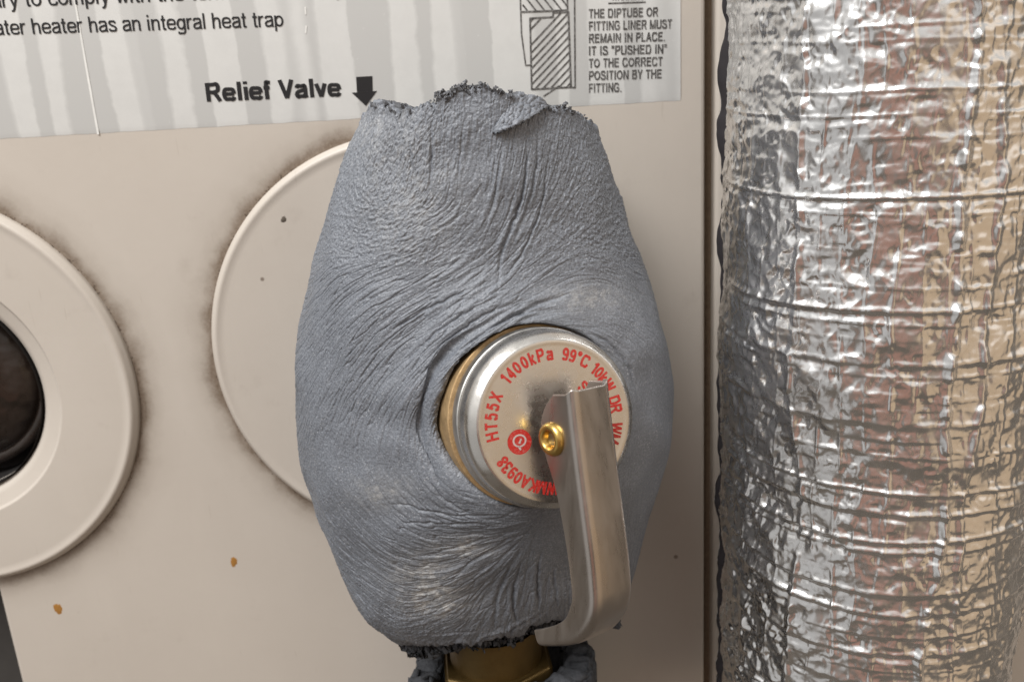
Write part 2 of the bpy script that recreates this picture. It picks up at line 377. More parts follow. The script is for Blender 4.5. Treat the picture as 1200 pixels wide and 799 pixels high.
# plain sans lettering drawn as strokes: cap height 1, x-height .72; 'C' smooth curve, 'L' straight, 'E' ellipse
X_ = 0.72
def skel(c, h):
    n = X_ - h; t_ = 1 - h
    bowl = lambda cx, w: ('E', cx, X_ / 2, w, X_ / 2 - h)
    D = {
     'a': (.56, [('C', (.05,.53), (.12,.66), (.27,n), (.42,.655), (.46,.50)), ('L', (.46,.52), (.46,.12), (.50,0)), ('C', (.46,.43), (.28,.385), (.11,.32), (.05,.19), (.11,.065), (.24,h), (.38,.09), (.46,.21))]),
     'c': (.52, [('C', (.48,.50), (.42,.65), (.28,n), (.12,.61), (.05,.36), (.12,.10), (.28,h), (.42,.075), (.49,.24))]),
     'd': (.57, [bowl(.26,.21), ('L', (.48,0), (.48,1))]),
     'e': (.58, [('L', (.05,.365), (.52,.365)), ('C', (.52,.365), (.47,.59), (.29,n), (.11,.60), (.05,.36), (.11,.11), (.29,h), (.44,.075), (.52,.20))]),
     'f': (.30, [('C', (.33,t_-.01), (.24,t_), (.15,.92), (.135,.78)), ('L', (.135,.82), (.135,0)), ('L', (0,n), (.29,n))]),
     'g': (.57, [bowl(.26,.21), ('L', (.48,X_), (.48,.0)), ('C', (.48,.04), (.46,-.16), (.36,-.25), (.25,-.29+h), (.12,-.25), (.07,-.13))]),
     'h': (.56, [('L', (h,0), (h,1)), ('C', (h,.40), (.13,.60), (.28,n), (.42,.61), (.45,.42)), ('L', (.45,.46), (.45,0))]),
     'i': (.22, [('L', (h+.02,0), (h+.02,X_)), ('L', (h+.02,.86), (h+.02,1))]),
     'k': (.52, [('L', (h,0), (h,1)), ('L', (.46,X_), (h,.30)), ('L', (.17,.42), (.48,0))]),
     'l': (.22, [('L', (h+.02,0), (h+.02,1))]),
     'm': (.85, [('L', (h,0), (h,X_)), ('C', (h,.42), (.12,.60), (.24,n), (.36,.61), (.39,.45)), ('L', (.39,.48), (.39,0)), ('C', (.39,.42), (.44,.60), (.56,n), (.70,.61), (.73,.45)), ('L', (.73,.48), (.73,0))]),
     'n': (.56, [('L', (h,0), (h,X_)), ('C', (h,.40), (.13,.60), (.28,n), (.42,.61), (.45,.42)), ('L', (.45,.46), (.45,0))]),
     'o': (.58, [('E', .28, X_/2, .23, X_/2-h)]),
     'p': (.57, [('L', (h,X_), (h,-.28)), bowl(.29,.21)]),
     'r': (.36, [('L', (h,0), (h,X_)), ('C', (h,.42), (.13,.61), (.24,n), (.33,.68))]),
     's': (.50, [('C', (.43,.53), (.38,.655), (.25,n), (.11,.65), (.075,.53), (.16,.43), (.32,.355), (.43,.275), (.45,.17), (.38,.06), (.24,h), (.10,.07), (.045,.20))]),
     't': (.31, [('L', (.135,.93), (.135,.14)), ('C', (.135,.18), (.155,.06), (.22,h), (.29,.055)), ('L', (0,n), (.28,n))]),
     'v': (.52, [('L', (.045,X_), (.25,0.02)), ('L', (.455,X_), (.25,0.02))]),
     'w': (.74, [('L', (.04,X_), (.19,.02)), ('L', (.19,.02), (.355,X_)), ('L', (.355,X_), (.52,.02)), ('L', (.52,.02), (.67,X_))]),
     'y': (.52, [('L', (.045,X_), (.25,.02)), ('L', (.455,X_), (.22,-.12)), ('C', (.225,-.11), (.16,-.24), (.05,-.235))]),
     'A': (.70, [('L', (.035,0), (.33,.98)), ('L', (.625,0), (.33,.98)), ('L', (.15,.34), (.51,.34))]),
     'B': (.70, [('L', (h,0), (h,1)), ('L', (h,t_), (.35,t_)), ('C', (.33,t_), (.50,.93), (.55,.77), (.48,.60), (.33,.53)), ('L', (h,.53), (.36,.53)), ('C', (.34,.53), (.53,.46), (.59,.28), (.52,.09), (.36,h)), ('L', (h,h), (.38,h))]),
     'C': (.74, [('C', (.63,.70), (.55,.90), (.36,t_), (.15,.88), (.06,.50), (.15,.12), (.36,h), (.56,.11), (.65,.34))]),
     'D': (.74, [('L', (h,0), (h,1)), ('L', (h,t_), (.32,t_)), ('L', (h,h), (.32,h)), ('C', (.30,t_), (.52,.90), (.62,.50), (.52,.10), (.30,h))]),
     'E': (.66, [('L', (h,0), (h,1)), ('L', (h,t_), (.60,t_)), ('L', (h,.53), (.56,.53)), ('L', (h,h), (.62,h))]),
     'F': (.60, [('L', (h,0), (h,1)), ('L', (h,t_), (.58,t_)), ('L', (h,.50), (.52,.50))]),
     'G': (.78, [('C', (.64,.72), (.55,.90), (.36,t_), (.15,.88), (.06,.50), (.15,.12), (.37,h), (.55,.08), (.66,.20)), ('L', (.66,.17), (.66,.47)), ('L', (.38,.47), (.66,.47))]),
     'H': (.74, [('L', (h,0), (h,1)), ('L', (.62,0), (.62,1)), ('L', (h,.53), (.62,.53))]),
     'I': (.28, [('L', (h+.03,0), (h+.03,1))]),
     'K': (.68, [('L', (h,0), (h,1)), ('L', (.60,1), (h,.38)), ('L', (.22,.55), (.63,0))]),
     'L': (.57, [('L', (h,0), (h,1)), ('L', (h,h), (.54,h))]),
     'M': (.86, [('L', (h,0), (h,1)), ('L', (.74,0), (.74,1)), ('L', (h,.98), (.40,.03)), ('L', (.74,.98), (.40,.03))]),
     'N': (.74, [('L', (h,0), (h,1)), ('L', (.62,0), (.62,1)), ('L', (h,.98), (.62,.02))]),
     'O': (.80, [('E', .38, .5, .32, .5-h)]),
     'P': (.67, [('L', (h,0), (h,1)), ('L', (h,t_), (.36,t_)), ('L', (h,.46), (.36,.46)), ('C', (.33,t_), (.52,.91), (.575,.73), (.52,.54), (.33,.46))]),
     'R': (.72, [('L', (h,0), (h,1)), ('L', (h,t_), (.38,t_)), ('L', (h,.49), (.40,.49)), ('C', (.35,t_), (.54,.92), (.59,.74), (.54,.56), (.35,.49)), ('C', (.34,.48), (.46,.36), (.64,0))]),
     'S': (.67, [('C', (.55,.71), (.48,.88), (.31,t_), (.13,.89), (.08,.73), (.16,.60), (.34,.52), (.52,.43), (.58,.27), (.50,.10), (.31,h), (.12,.11), (.05,.31))]),
     'T': (.62, [('L', (.30,0), (.30,1)), ('L', (0,t_), (.60,t_))]),
     'U': (.74, [('L', (h,.36), (h,1)), ('L', (.62,.36), (.62,1)), ('C', (h,.40), (.12,.12), (.34,h), (.56,.12), (.62,.40))]),
     'V': (.66, [('L', (.035,1), (.31,.02)), ('L', (.585,1), (.31,.02))]),
     'W': (.96, [('L', (.035,1), (.24,.02)), ('L', (.24,.02), (.46,.98)), ('L', (.46,.98), (.68,.02)), ('L', (.68,.02), (.885,1))]),
     'X': (.66, [('L', (.04,0), (.58,1)), ('L', (.04,1), (.58,0))]),
     'Y': (.66, [('L', (.04,1), (.31,.42)), ('L', (.58,1), (.31,.42)), ('L', (.31,.45), (.31,0))]),
     '0': (.56, [('E', .26, .5, .20, .5-h)]),
     '1': (.56, [('L', (.32,0), (.32,1)), ('L', (.33,.96), (.09,.74))]),
     '3': (.56, [('C', (.06,.74), (.13,.91), (.26,t_), (.41,.90), (.43,.74), (.36,.59), (.22,.53), (.40,.45), (.46,.28), (.39,.09), (.25,h), (.11,.10), (.05,.27))]),
     '4': (.56, [('L', (.36,0), (.36,1)), ('L', (.36,.95), (.04,.29)), ('L', (.04,.29), (.50,.29))]),
     '5': (.56, [('L', (.46,t_), (.14,t_)), ('L', (.14,1), (.08,.47)), ('C', (.08,.48), (.18,.60), (.30,.61), (.43,.51), (.46,.33), (.39,.10), (.24,h), (.11,.09), (.045,.26))]),
     '8': (.56, [('E', .26, .755, .165, .245-h), ('E', .26, .27, .205, .27-h)]),
     '9': (.56, [('E', .25, .67, .195, .33-h), ('C', (.445,.67), (.45,.42), (.38,.13), (.22,h), (.10,.10), (.07,.22))]),
     '°': (.36, [('E', .16, .84, .10, .10)]),
     '.': (.26, [('L', (.11,0), (.11,.13))]), ',': (.26, [('L', (.12,.12), (.08,-.14))]), '"': (.36, [('L', (.09,1), (.09,.68)), ('L', (.23,1), (.23,.68))]), ' ': (.29, []),
    }
    return D[c]
def catmull(p, n=7):
    p = [np.array(q, float) for q in p]; p = [2 * p[0] - p[1]] + p + [2 * p[-1] - p[-2]]; out = []
    for i in range(1, len(p) - 2):
        for t_ in np.linspace(0, 1, n, endpoint=False):
            a, b, c, d = p[i - 1:i + 3]
            out.append(0.5 * (2 * b + (c - a) * t_ + (2 * a - 5 * b + 4 * c - d) * t_ ** 2 + (3 * b - a - 3 * c + d) * t_ ** 3))
    return np.array(out + [p[-2]])
_glyph = {}
def glyph(s, bold=0.0):
    """flat stroke mesh of a string: (verts x, y, layer), triangles"""
    k_ = (s, bold)
    if k_ in _glyph: return _glyph[k_]
    h = 0.060 + bold * 1.6; V, T = [], []; x0 = 0.0; layer = 0
    for ch in s:
        adv, st = skel(ch, h)
        for q in st:
            if q[0] == 'L': pts = np.array(q[1:], float); closed = False
            elif q[0] == 'C': pts = catmull(q[1:]); closed = False
            else:
                a = np.linspace(0, 2 * math.pi, 33); pts = np.stack([q[1] + q[3] * np.cos(a), q[2] + q[4] * np.sin(a)], 1); closed = True
            d = np.gradient(pts, axis=0)
            if closed: d[0] = d[-1] = pts[1] - pts[-2]
            d /= np.linalg.norm(d, axis=1, keepdims=True) + 1e-9; nn_ = np.stack([-d[:, 1], d[:, 0]], 1) * h
            b0 = len(V); layer = (layer + 1) % 9
            for a, b in zip(pts, nn_):
                V.append((x0 + a[0] + b[0], a[1] + b[1], layer)); V.append((x0 + a[0] - b[0], a[1] - b[1], layer))
            for i in range(len(pts) - 1):
                T += [(b0 + 2 * i, b0 + 2 * i + 1, b0 + 2 * i + 3), (b0 + 2 * i, b0 + 2 * i + 3, b0 + 2 * i + 2)]
        x0 += adv + bold * 1.5 + 0.045
    _glyph[k_] = (np.array(V, float).reshape(-1, 3), T)
    return _glyph[k_]
def facing(V, f, n):
    out = []
    for t_ in f:
        a, b, c = (V[i] for i in t_)
        out.append(t_ if np.dot(np.cross(b - a, c - a), n) >= 0 else (t_[0], t_[2], t_[1]))
    return out
def text_line(s, p0, p1, cap_px, m, bold=0.0, name='text_line'):
    """text whose ink runs from pixel p0 to p1 along its baseline"""
    v, f = glyph(s, bold); a, b = lab(*p0, 0.00034), lab(*p1, 0.00034)
    x0, x1 = v[:, 0].min(), v[:, 0].max(); ln = np.linalg.norm(b - a); ex = (b - a) / ln; ez = np.cross(ex, EY); ez = ez if ez[2] > 0 else -ez
    H, _ = glyph('H', bold); hcap = H[:, 1].max() - H[:, 1].min()
    up = abs(P(p0[0], p0[1] - cap_px, 0)[2] - P(p0[0], p0[1], 0)[2])
    V = a + ((v[:, 0] - x0) / (x1 - x0) * ln)[:, None] * ex + (v[:, 1] / hcap * up)[:, None] * ez - (v[:, 2] * 3e-6)[:, None] * EY
    return link(name, pyd(name, V, facing(V, f, -EY)), m, label, False)
text_line('necessary to comply with the terms of warranty,', (-80, 12.5), (408, -6), 19, M_INK)
text_line('This water heater has an integral heat trap', (-64, 43.5), (333, 31.5), 18.5, M_INK)
text_line('Relief Valve', (243, 119.5), (401, 113), 22, M_INK, 0.024)
for s, x1, y in (('THE DIPTUBE OR', 771, 22), ('FITTING LINER MUST', 787, 36.5), ('REMAIN IN PLACE.', 779, 51), ('IT IS "PUSHED IN"', 781, 65.5),
                 ('TO THE CORRECT', 776, 80), ('POSITION BY THE', 775, 94.5), ('FITTING.', 728, 109)):
    text_line(s, (690, y), (x1, y - (x1 - 690) * 0.028), 10.8, M_INK2, 0.02)
text_line('WARNING', (716, 1), (755, 0), 10.5, M_INK2, 0.012)
def strokes(name, segs, m, wpx=1.2, lift=0.00032):
    V, Fc = [], []
    for a, b, *w_ in segs:
        wd = (w_[0] if w_ else wpx) / 4.0 * 0.001 * 0.5
        A, B = lab(*a, lift), lab(*b, lift); d = B - A; d /= np.linalg.norm(d); n = np.cross(d, EY); k = len(V)
        q = [A - n * wd - d * wd * .5, B - n * wd + d * wd * .5, B + n * wd + d * wd * .5, A + n * wd - d * wd * .5]
        V += q; Fc += facing(V, [(k, k + 1, k + 2), (k, k + 2, k + 3)], -EY)
        lift += 0.000001
    return link(name, pyd(name, V, Fc), m, label, False)
strokes('underline', [((713, 4.5), (756, 3.0), 1.5)], M_INK2)
# cut-away drawing of the fitting
def hatch(quad, ang, step):
    q = np.array(quad, float); d = np.array([math.cos(ang), -math.sin(ang)]); n = np.array([d[1], -d[0]]); out = []
    pr = q @ n
    for c in np.arange(pr.min() + step * .6, pr.max(), step):
        hit = []
        for i in range(len(q)):
            a, b = q[i], q[(i + 1) % len(q)]; da, db = a @ n - c, b @ n - c
            if da * db < 0: hit.append(a + (b - a) * da / (da - db))
        if len(hit) == 2: out.append((tuple(hit[0]), tuple(hit[1])))
    return out
q1 = [(621, 22), (648, 20.5), (648, 15.5), (666, 14.5), (669, 102.5), (623, 105)]
segs = hatch(q1, math.radians(47), 6.4)
segs += [(q1[i], q1[(i + 1) % 6], 1.9) for i in range(6)]
q2 = [(612, -22), (664, -24), (665, 12.5), (613, 14.5)]
segs += hatch(q2, math.radians(-52), 8.0) + [(q2[2], q2[3], 1.8), (q2[1], q2[2], 1.6)]
segs += [((609, -20), (611, 40), 1.5), ((611, 40), (616, 77), 1.5), ((616, 77), (621.5, 76.5), 1.5), ((673, -20), (673.8, 103), 1.6), ((673.8, 103), (669, 102.5), 1.6), ((611, 14.5), (613, 14.5), 1.5), ((655, 101), (637, 113), 1.4)]
strokes('cutaway_diagram', segs, M_INK2, 1.7)
A_ = [(417.5, 90.5), (436.5, 89.5), (436.8, 107.2), (442, 106.8), (429, 124.5), (412.5, 109.0), (418.5, 108.4)]
V = [lab(*p, 0.00034) for p in A_]
link('down_arrow', pyd('down_arrow', V, facing(V, [(0, 1, 2), (0, 2, 6), (5, 4, 3)], -EY)), M_INK, label, False)
strokes('tear_line', [((87, -6), (101, 75), 2.2), ((101, 75), (115.5, 157), 2.4)], M_WHITE)
strokes('scratch', [((358, 9), (358.5, 17), 1.8), ((359, 31), (358.5, 39), 1.8)], M_WHITE)

# ------------------------------------------------------------------ relief valve
AZ, EL = math.radians(19), math.radians(13)
A = np.array([math.sin(AZ) * math.cos(EL), -math.cos(AZ) * math.cos(EL), math.sin(EL)])
FC = PD(651, 493, 0.1735)                       # centre of the cap's face
RC = 0.0185                                     # cap radius
e_up = EZ - A * A[2]; e_up /= np.linalg.norm(e_up); e_rt = np.cross(e_up, -A); e_rt = e_rt if e_rt[0] > 0 else -e_rt

def metal(name, c1, c2, rough, bump_amt=0.00003, dull=0.0, dir_scale=(1, 1, 1)):
    t = NT(name); v = t.scaled(dir_scale)
    n1 = t.noise(350, 5, 0.65, v); n2 = t.noise(90, 4, 0.6)
    col = t.mix(n2, c1, c2)
    r = t.ramp(n1, [(0.3, rough * 0.75), (0.7, rough * 1.35)])
    nrm = t.bump(t.noise(2200, 3, 0.6, v), bump_amt * 0.4, 0.4, t.bump(t.noise(130, 3), bump_amt * 3, 0.5))
    return t.set(Base_Color=col, Metallic=1.0 - dull, Roughness=r, Normal=nrm)
M_STEEL = metal('stainless_cap', (0.60, 0.575, 0.54), (0.72, 0.69, 0.65), 0.27)
M_STEEL_D = metal('dull_steel_band', (0.46, 0.45, 0.43), (0.60, 0.58, 0.55), 0.38)
M_LEVER = metal('stainless_lever', (0.42, 0.38, 0.345), (0.55, 0.50, 0.455), 0.30, dir_scale=(1, 1, 0.15))
M_BRASS = metal('sanded_brass', (0.36, 0.235, 0.11), (0.56, 0.39, 0.21), 0.55, 0.0005, 0.4)
M_BRASS_R = metal('polished_brass', (0.52, 0.335, 0.095), (0.68, 0.46, 0.15), 0.28, 0.00002)
M_BRASS_D = metal('shaded_brass', (0.07, 0.044, 0.014), (0.15, 0.095, 0.03), 0.42, 0.00008, 0.3)  # brass with the shade under the foam put into its colour
t = NT('red_ink'); M_RED = t.set(Base_Color=t.mix(t.ramp(t.noise(2500, 4, 0.7), [(0.50, 0.0), (0.72, 0.35)]), (0.48, 0.020, 0.014), (0.58, 0.36, 0.31)), Roughness=0.42)

valve = thing('relief_valve', 'stainless relief valve with red printed cap and bent metal lever poking through grey foam', 'valve', (float(FC[0]), -0.04, float(FC[2]) - 0.02))
k = 0.001
prof = round_prof([(0.00001, 0), (15.4 * k, 0), (16.0 * k, 0.06 * k), (16.6 * k, 0.0), (RC, -1.9 * k), (RC + .1 * k, -5.4 * k), (RC + .15 * k, -5.8 * k), (RC + .35 * k, -6.1 * k), (RC + .4 * k, -9.0 * k), (RC - 0.6 * k, -9.4 * k)],
                  [0.5 * k, 0.5 * k, 0.6 * k, 1.6 * k, .3 * k, .3 * k, .3 * k, .4 * k], 6)
cap = link('cap', lathe('cap', prof, FC, A, e_rt, e_up, 220), M_STEEL, valve)
bandp = round_prof([(RC + .2 * k, -6.3 * k), (RC + .60 * k, -6.6 * k), (RC + .70 * k, -9.6 * k), (RC - .4 * k, -10.4 * k)], [.35 * k, .35 * k], 5)
link('crimped_band', lathe('crimped_band', bandp, FC, A, e_rt, e_up, 200), M_STEEL_D, cap)
body = round_prof([(RC - 2 * k, -10.6 * k), (RC + 1.35 * k, -10.75 * k), (RC + 1.5 * k, -20.6 * k), (RC - 1.5 * k, -21.4 * k), (RC - 2.5 * k, -40 * k), (0.0001, -40 * k)], [.3 * k, .5 * k, .4 * k, 1 * k], 4)
link('brass_body', lathe('brass_body', body, FC, A, e_rt, e_up, 160), M_BRASS, valve)
# printing around the face, read clockwise
PV, PF = [], []
def put_glyph(ch, ang, rad, h, sx=1.0, rot=0.0):
    v, f = glyph(ch, 0.026)
    if len(v) == 0: return
    H, _ = glyph('H', 0.026); s = h / (H[:, 1].max() - H[:, 1].min())
    cx = (v[:, 0].max() + v[:, 0].min()) / 2
    rad_d = e_up * math.cos(ang) + e_rt * math.sin(ang); tan_d = -e_up * math.sin(ang) + e_rt * math.cos(ang)
    W_ = FC + A * 0.00007 + rad_d * rad + ((v[:, 0] - cx) * s * sx)[:, None] * tan_d + ((v[:, 1]) * s)[:, None] * rad_d + (v[:, 2] * 3e-6)[:, None] * A
    k0 = len(PV); PV.extend(W_)
    PF.extend([tuple(k0 + i for i in t_) for t_ in facing(W_, f, A)])
def arc_word(wd, a0, a1, rad, h):
    ws = [glyph(c, 0.026)[0] for c in wd]; ws = [(x[:, 0].max() - x[:, 0].min() + 0.13) for x in ws]
    tot = sum(ws); a = a0; sx = 0.9
    for c, x in zip(wd, ws):
        st = x / tot * (a1 - a0); put_glyph(c, math.radians(a + st / 2), rad, h, sx); a += st
RT, HT = 12.4 * k, 2.65 * k
for wd, a0, a1 in (('HT55X', 262, 305), ('1400kPa', 314, 367), ('99°C', 374, 401), ('10kW', 405, 433), ('DR', 438, 453), ('WM', 461, 480), ('1', 537, 543), ('WMKA0938', 546, 607)):
    arc_word(wd, a0, a1, RT, HT)
put_glyph('S', math.radians(50), 7.9 * k, 2.5 * k, 0.95)
link('red_printing', pyd('red_printing', PV, PF), M_RED, cap, False)
# round maker's mark: solid red disc with a pale ring and tick
la = math.radians(251); LC = FC + (e_up * math.cos(la) + e_rt * math.sin(la)) * 8.7 * k
def flat_ring(c, r0, r1, lift, n=40, a0=0, a1=2 * math.pi, sx=1.0):
    V, Fc = [], []
    for i in range(n + 1):
        a = a0 + (a1 - a0) * i / n; d = e_rt * math.cos(a) * sx + e_up * math.sin(a)
        V += [c + d * r0 + A * lift, c + d * r1 + A * lift]
    return V, [(2 * i, 2 * i + 1, 2 * i + 3, 2 * i + 2) for i in range(n)]
V, Fc = flat_ring(LC, 0.00001, 2.55 * k, 0.00007); link('red_disc', pyd('red_disc', V, facing(V, [tuple(f) for f in Fc], A) if False else Fc), M_RED, cap, False)
V, Fc = flat_ring(LC + e_up * .25 * k, 0.98 * k, 1.32 * k, 0.00012, sx=1.12)
V2, F2 = flat_ring(LC + e_up * .25 * k, 0.98 * k, 1.32 * k, 0.00012, n=10)
tick = [LC + e_rt * -.35 * k - e_up * .2 * k, LC + e_rt * .05 * k - e_up * .42 * k, LC + e_rt * .55 * k + e_up * .55 * k, LC + e_rt * .25 * k + e_up * .65 * k]
k0 = len(V); V += [p + A * 0.00012 for p in tick]; Fc += [(k0, k0 + 1, k0 + 2, k0 + 3)]
tail = [LC - e_up * .95 * k - e_rt * .55 * k, LC - e_up * 1.75 * k - e_rt * .1 * k, LC - e_up * 1.45 * k + e_rt * .2 * k, LC - e_up * .75 * k - e_rt * .2 * k]
k0 = len(V); V += [p + A * 0.00012 for p in tail]; Fc += [(k0, k0 + 1, k0 + 2, k0 + 3)]
link('mark_ring', pyd('mark_ring', V, Fc), plain('bare_mark', (0.62, 0.50, 0.47), 0.4, 0.2), cap, False)

# lever: a folded channel, web facing out, side flanges towards the cap
YAW = math.radians(19)
An = A * math.cos(YAW) + e_rt * math.sin(YAW); e_r2 = e_rt * math.cos(YAW) - A * math.sin(YAW)
tilt = math.radians(1.5)
Ld = -e_up * math.cos(tilt) - e_r2 * math.sin(tilt)
Wd = e_r2 * math.cos(tilt) - e_up * math.sin(tilt)
Q0 = PD(676, 516, 0.1605)                       # left corner of the web, level with the rivet
path = [(-9.6, 0), (-4, 0), (4, 0.1), (14, 0.4), (24, 0.7), (33.5, 0.2), (40.0, -5.5), (42.2, -11.5), (43.6, -17), (44.0, -19)]
path = round_prof([np.array(p) for p in path], [2, 3, 4, 4, 5, 5, 4, 4, 2], 8)
pp = np.array(path); seg = np.linalg.norm(np.diff(pp, axis=0), axis=1); s_ = np.concatenate([[0], np.cumsum(seg)])
S = np.linspace(0, s_[-1], 150); pp = np.stack([np.interp(S, s_, pp[:, 0]), np.interp(S, s_, pp[:, 1])], 1)
tn = np.gradient(pp, axis=0); tn /= np.linalg.norm(tn, axis=1, keepdims=True)
for _ in range(12): tn[1:-1] = (tn[:-2] + 2 * tn[1:-1] + tn[2:]) / 4
nrm = np.stack([-tn[:, 1], tn[:, 0]], 1)      # outward for a path that runs down (L) then back (-N)
WW = 9.6
dep = interp_curve([0, 2, 5, 9, 13, 18, 26, 34, 42, 50, 58, 66, 76], [5.0, 6.6, 9.0, 10.0, 9.4, 8.0, 7.0, 6.6, 6.2, 5.2, 4.0, 3.2, 2.6], S)
rows = []
for (p, n_, d) in zip(pp, nrm, dep):
    row = []
    for (wv, nv) in round_prof([(0, -d), (0, 0), (WW, 0), (WW, -d)], 1.5, 7):
        q = p + n_ * nv
        row.append(Q0 + Ld * q[0] * k + An * q[1] * k + Wd * wv * k)
    rows.append(row)
G = np.array(rows)
# sheared top edge: slightly ragged, one corner higher
wpar = np.linspace(-1, 1, G.shape[1])
for j in range(6):
    G[j] += -Ld * ((wpar * 0.7 - 0.3 * np.cos(wpar * 7)) * k * (1 - j / 6))[:, None]
lever = link('lever', grid_mesh('lever', G), M_LEVER, valve)
so = lever.modifiers.new('thickness', 'SOLIDIFY'); so.thickness = 0.95 * k; so.offset = 0
be = lever.modifiers.new('soft_edge', 'BEVEL'); be.width = 0.18 * k; be.segments = 2; be.limit_method = 'ANGLE'; be.angle_limit = math.radians(50)
# rivet through the left flange
RO = Q0 - Wd * 0.45 * k - An * 6.6 * k
rv = round_prof([(0.9 * k, -1.0 * k), (1.25 * k, 0.0), (1.9 * k, 1.35 * k), (2.9 * k, 1.2 * k), (3.4 * k, 0.35 * k), (3.35 * k, -0.3 * k)], [.4 * k, .5 * k, .5 * k, .6 * k], 5)
rivet = link('rivet', lathe('rivet', rv[::-1], RO, -Wd, An, Ld, 64), M_BRASS_R, lever)
link('rivet_bore', lathe('rivet_bore', [(1.2 * k, -0.4 * k), (1.1 * k, -1.2 * k), (0.0001, -1.3 * k)], RO, -Wd, An, Ld, 32), M_BRASS_D, rivet)
# spindle post between the flanges
post = round_prof([(2.6 * k, -0.5 * k), (2.6 * k, 1.2 * k), (1.9 * k, 2.2 * k), (1.9 * k, 8.5 * k), (0.0001, 9 * k)], [.4 * k, .4 * k, .6 * k], 4)
link('spindle', lathe('spindle', post, FC - e_up * 2.6 * k + Wd * 2.4 * k, A, e_rt, e_up, 48), M_STEEL_D, valve)

# brass outlet below, hexagonal with a pipe stub
OC = P(584, 800, -0.044)
bm = bmesh.new()
for (r, z0, z1, n, rot) in ((0.0165, -0.012, 0.0095, 6, 0.10), ):
    bmesh.ops.create_cone(bm, cap_ends=True, segments=n, radius1=r, radius2=r, depth=z1 - z0, matrix=Matrix.Translation((OC[0], OC[1], OC[2] + (z0 + z1) / 2)) @ Matrix.Rotation(rot, 4, 'Z'))
bmesh.ops.bevel(bm, geom=bm.edges[:], offset=0.0009, segments=3, affect='EDGES')
me = bpy.data.meshes.new('outlet_nut'); bm.to_mesh(me); bm.free()
nut = link('outlet_nut', me, M_BRASS_D, valve, False)
link('outlet_pipe', lathe('outlet_pipe', [(0.0125, -0.09), (0.0125, 0.02)], np.array([OC[0], OC[1], OC[2]]), EZ, EX, EY, 48), M_BRASS_D, valve)

# ------------------------------------------------------------------ foam lagging round the valve
t = NT('blue_grey_foam')
sc = t.attr('scuff').outputs['Fac']; de = t.attr('dense').outputs['Fac']
c = t.mix(t.noise(40, 5, 0.6), (0.112, 0.121, 0.139), (0.160, 0.172, 0.195))
c = t.mix(t.ramp(t.noise(2300, 3, 0.6), [(0.42, 0.0), (0.68, 1.0)]), c, (0.222, 0.236, 0.264))
pit = t.ramp(t.voro(1800), [(0.0, 1.0), (0.14, 0.8), (0.24, 0.0)])
c = t.mix(t.math('MULTIPLY', pit, t.ramp(t.noise(90, 4, 0.7), [(0.40, 0.0), (0.62, 0.6)])), c, (0.06, 0.062, 0.068))
spk = t.ramp(t.voro(1150), [(0.0, 1.0), (0.14, 0.9), (0.22, 0.0)])
spk = t.math('MULTIPLY', spk, t.ramp(t.noise(150, 5, 0.75), [(0.44, 0.0), (0.64, 0.8)]))
c = t.mix(spk, c, (0.46, 0.47, 0.49))
c = t.mix(t.math('MULTIPLY', sc, t.ramp(t.noise(900, 4, 0.7), [(0.35, 0.25), (0.65, 1.0)])), c, (0.50, 0.49, 0.47))
nr = t.bump(t.noise(1500, 4, 0.65), 0.00032, 0.7)
nr = t.bump(t.voro(1500, 'SMOOTH_F1'), 0.00012, 0.4, nr)
M_FOAM = t.set(Base_Color=c, Roughness=t.ramp(t.noise(1500, 3), [(0.3, 0.36), (0.7, 0.56)]), Normal=nr, Specular_IOR_Level=0.65)
t = NT('torn_foam')
M_TORN = t.set(Base_Color=t.mix(t.noise(1400, 4, 0.7), (0.010, 0.010, 0.012), (0.24, 0.245, 0.26)), Roughness=0.85)

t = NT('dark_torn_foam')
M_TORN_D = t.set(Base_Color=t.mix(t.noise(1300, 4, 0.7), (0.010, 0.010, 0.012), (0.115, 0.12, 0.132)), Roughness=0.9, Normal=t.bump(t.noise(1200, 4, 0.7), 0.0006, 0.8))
YC = -0.040
NFRONT, NBACK, NV = 820, 100, 960
left = [(432, 118), (426, 140), (412, 170), (400, 205), (386, 250), (373, 295), (360, 350), (352, 400), (349, 450), (352, 500), (361, 550), (376, 600), (395, 645), (415, 690), (436, 728), (458, 752), (500, 768)]
right = [(692, 120), (699, 145), (708, 170), (721, 215), (735, 265), (750, 310), (763, 350), (774, 395), (781, 440), (780, 490), (770, 535), (757, 580), (748, 625), (742, 665), (735, 700), (722, 728), (690, 745)]
Lw = np.array([P(x, y, YC) for x, y in left]); Rw = np.array([P(x, y, YC) for x, y in right])
xl = lambda z: interp_curve(Lw[:, 2], Lw[:, 0], z)
xr = lambda z: interp_curve(Rw[:, 2], Rw[:, 0], z)
def bdep(z): return interp_curve([-0.10, -0.085, -0.07, -0.05, -0.02, 0.01, 0.04, 0.07, 0.09], [0.012, 0.015, 0.019, 0.0245, 0.028, 0.028, 0.0265, 0.024, 0.0225], z)
tt = np.concatenate([np.linspace(math.pi, 0, NFRONT, endpoint=False), np.linspace(0, -math.pi, NBACK, endpoint=False)])
cx_, sy_ = np.cos(tt), np.sin(tt)
ee = 0.86
fx = np.sign(cx_) * np.abs(cx_) ** ee; fy = np.sign(sy_) * np.abs(sy_) ** ee
top_px = [(431, 140), (438, 127), (447, 123), (470, 127), (492, 130), (508, 128), (528, 115), (548, 107), (560, 105), (582, 108), (606, 113), (630, 119), (650, 127), (668, 131), (684, 137), (698, 152)]
bot_px = [(438, 735), (452, 748), (470, 760), (500, 760), (535, 759), (565, 758), (600, 747), (628, 735), (660, 731), (700, 727), (730, 712)]
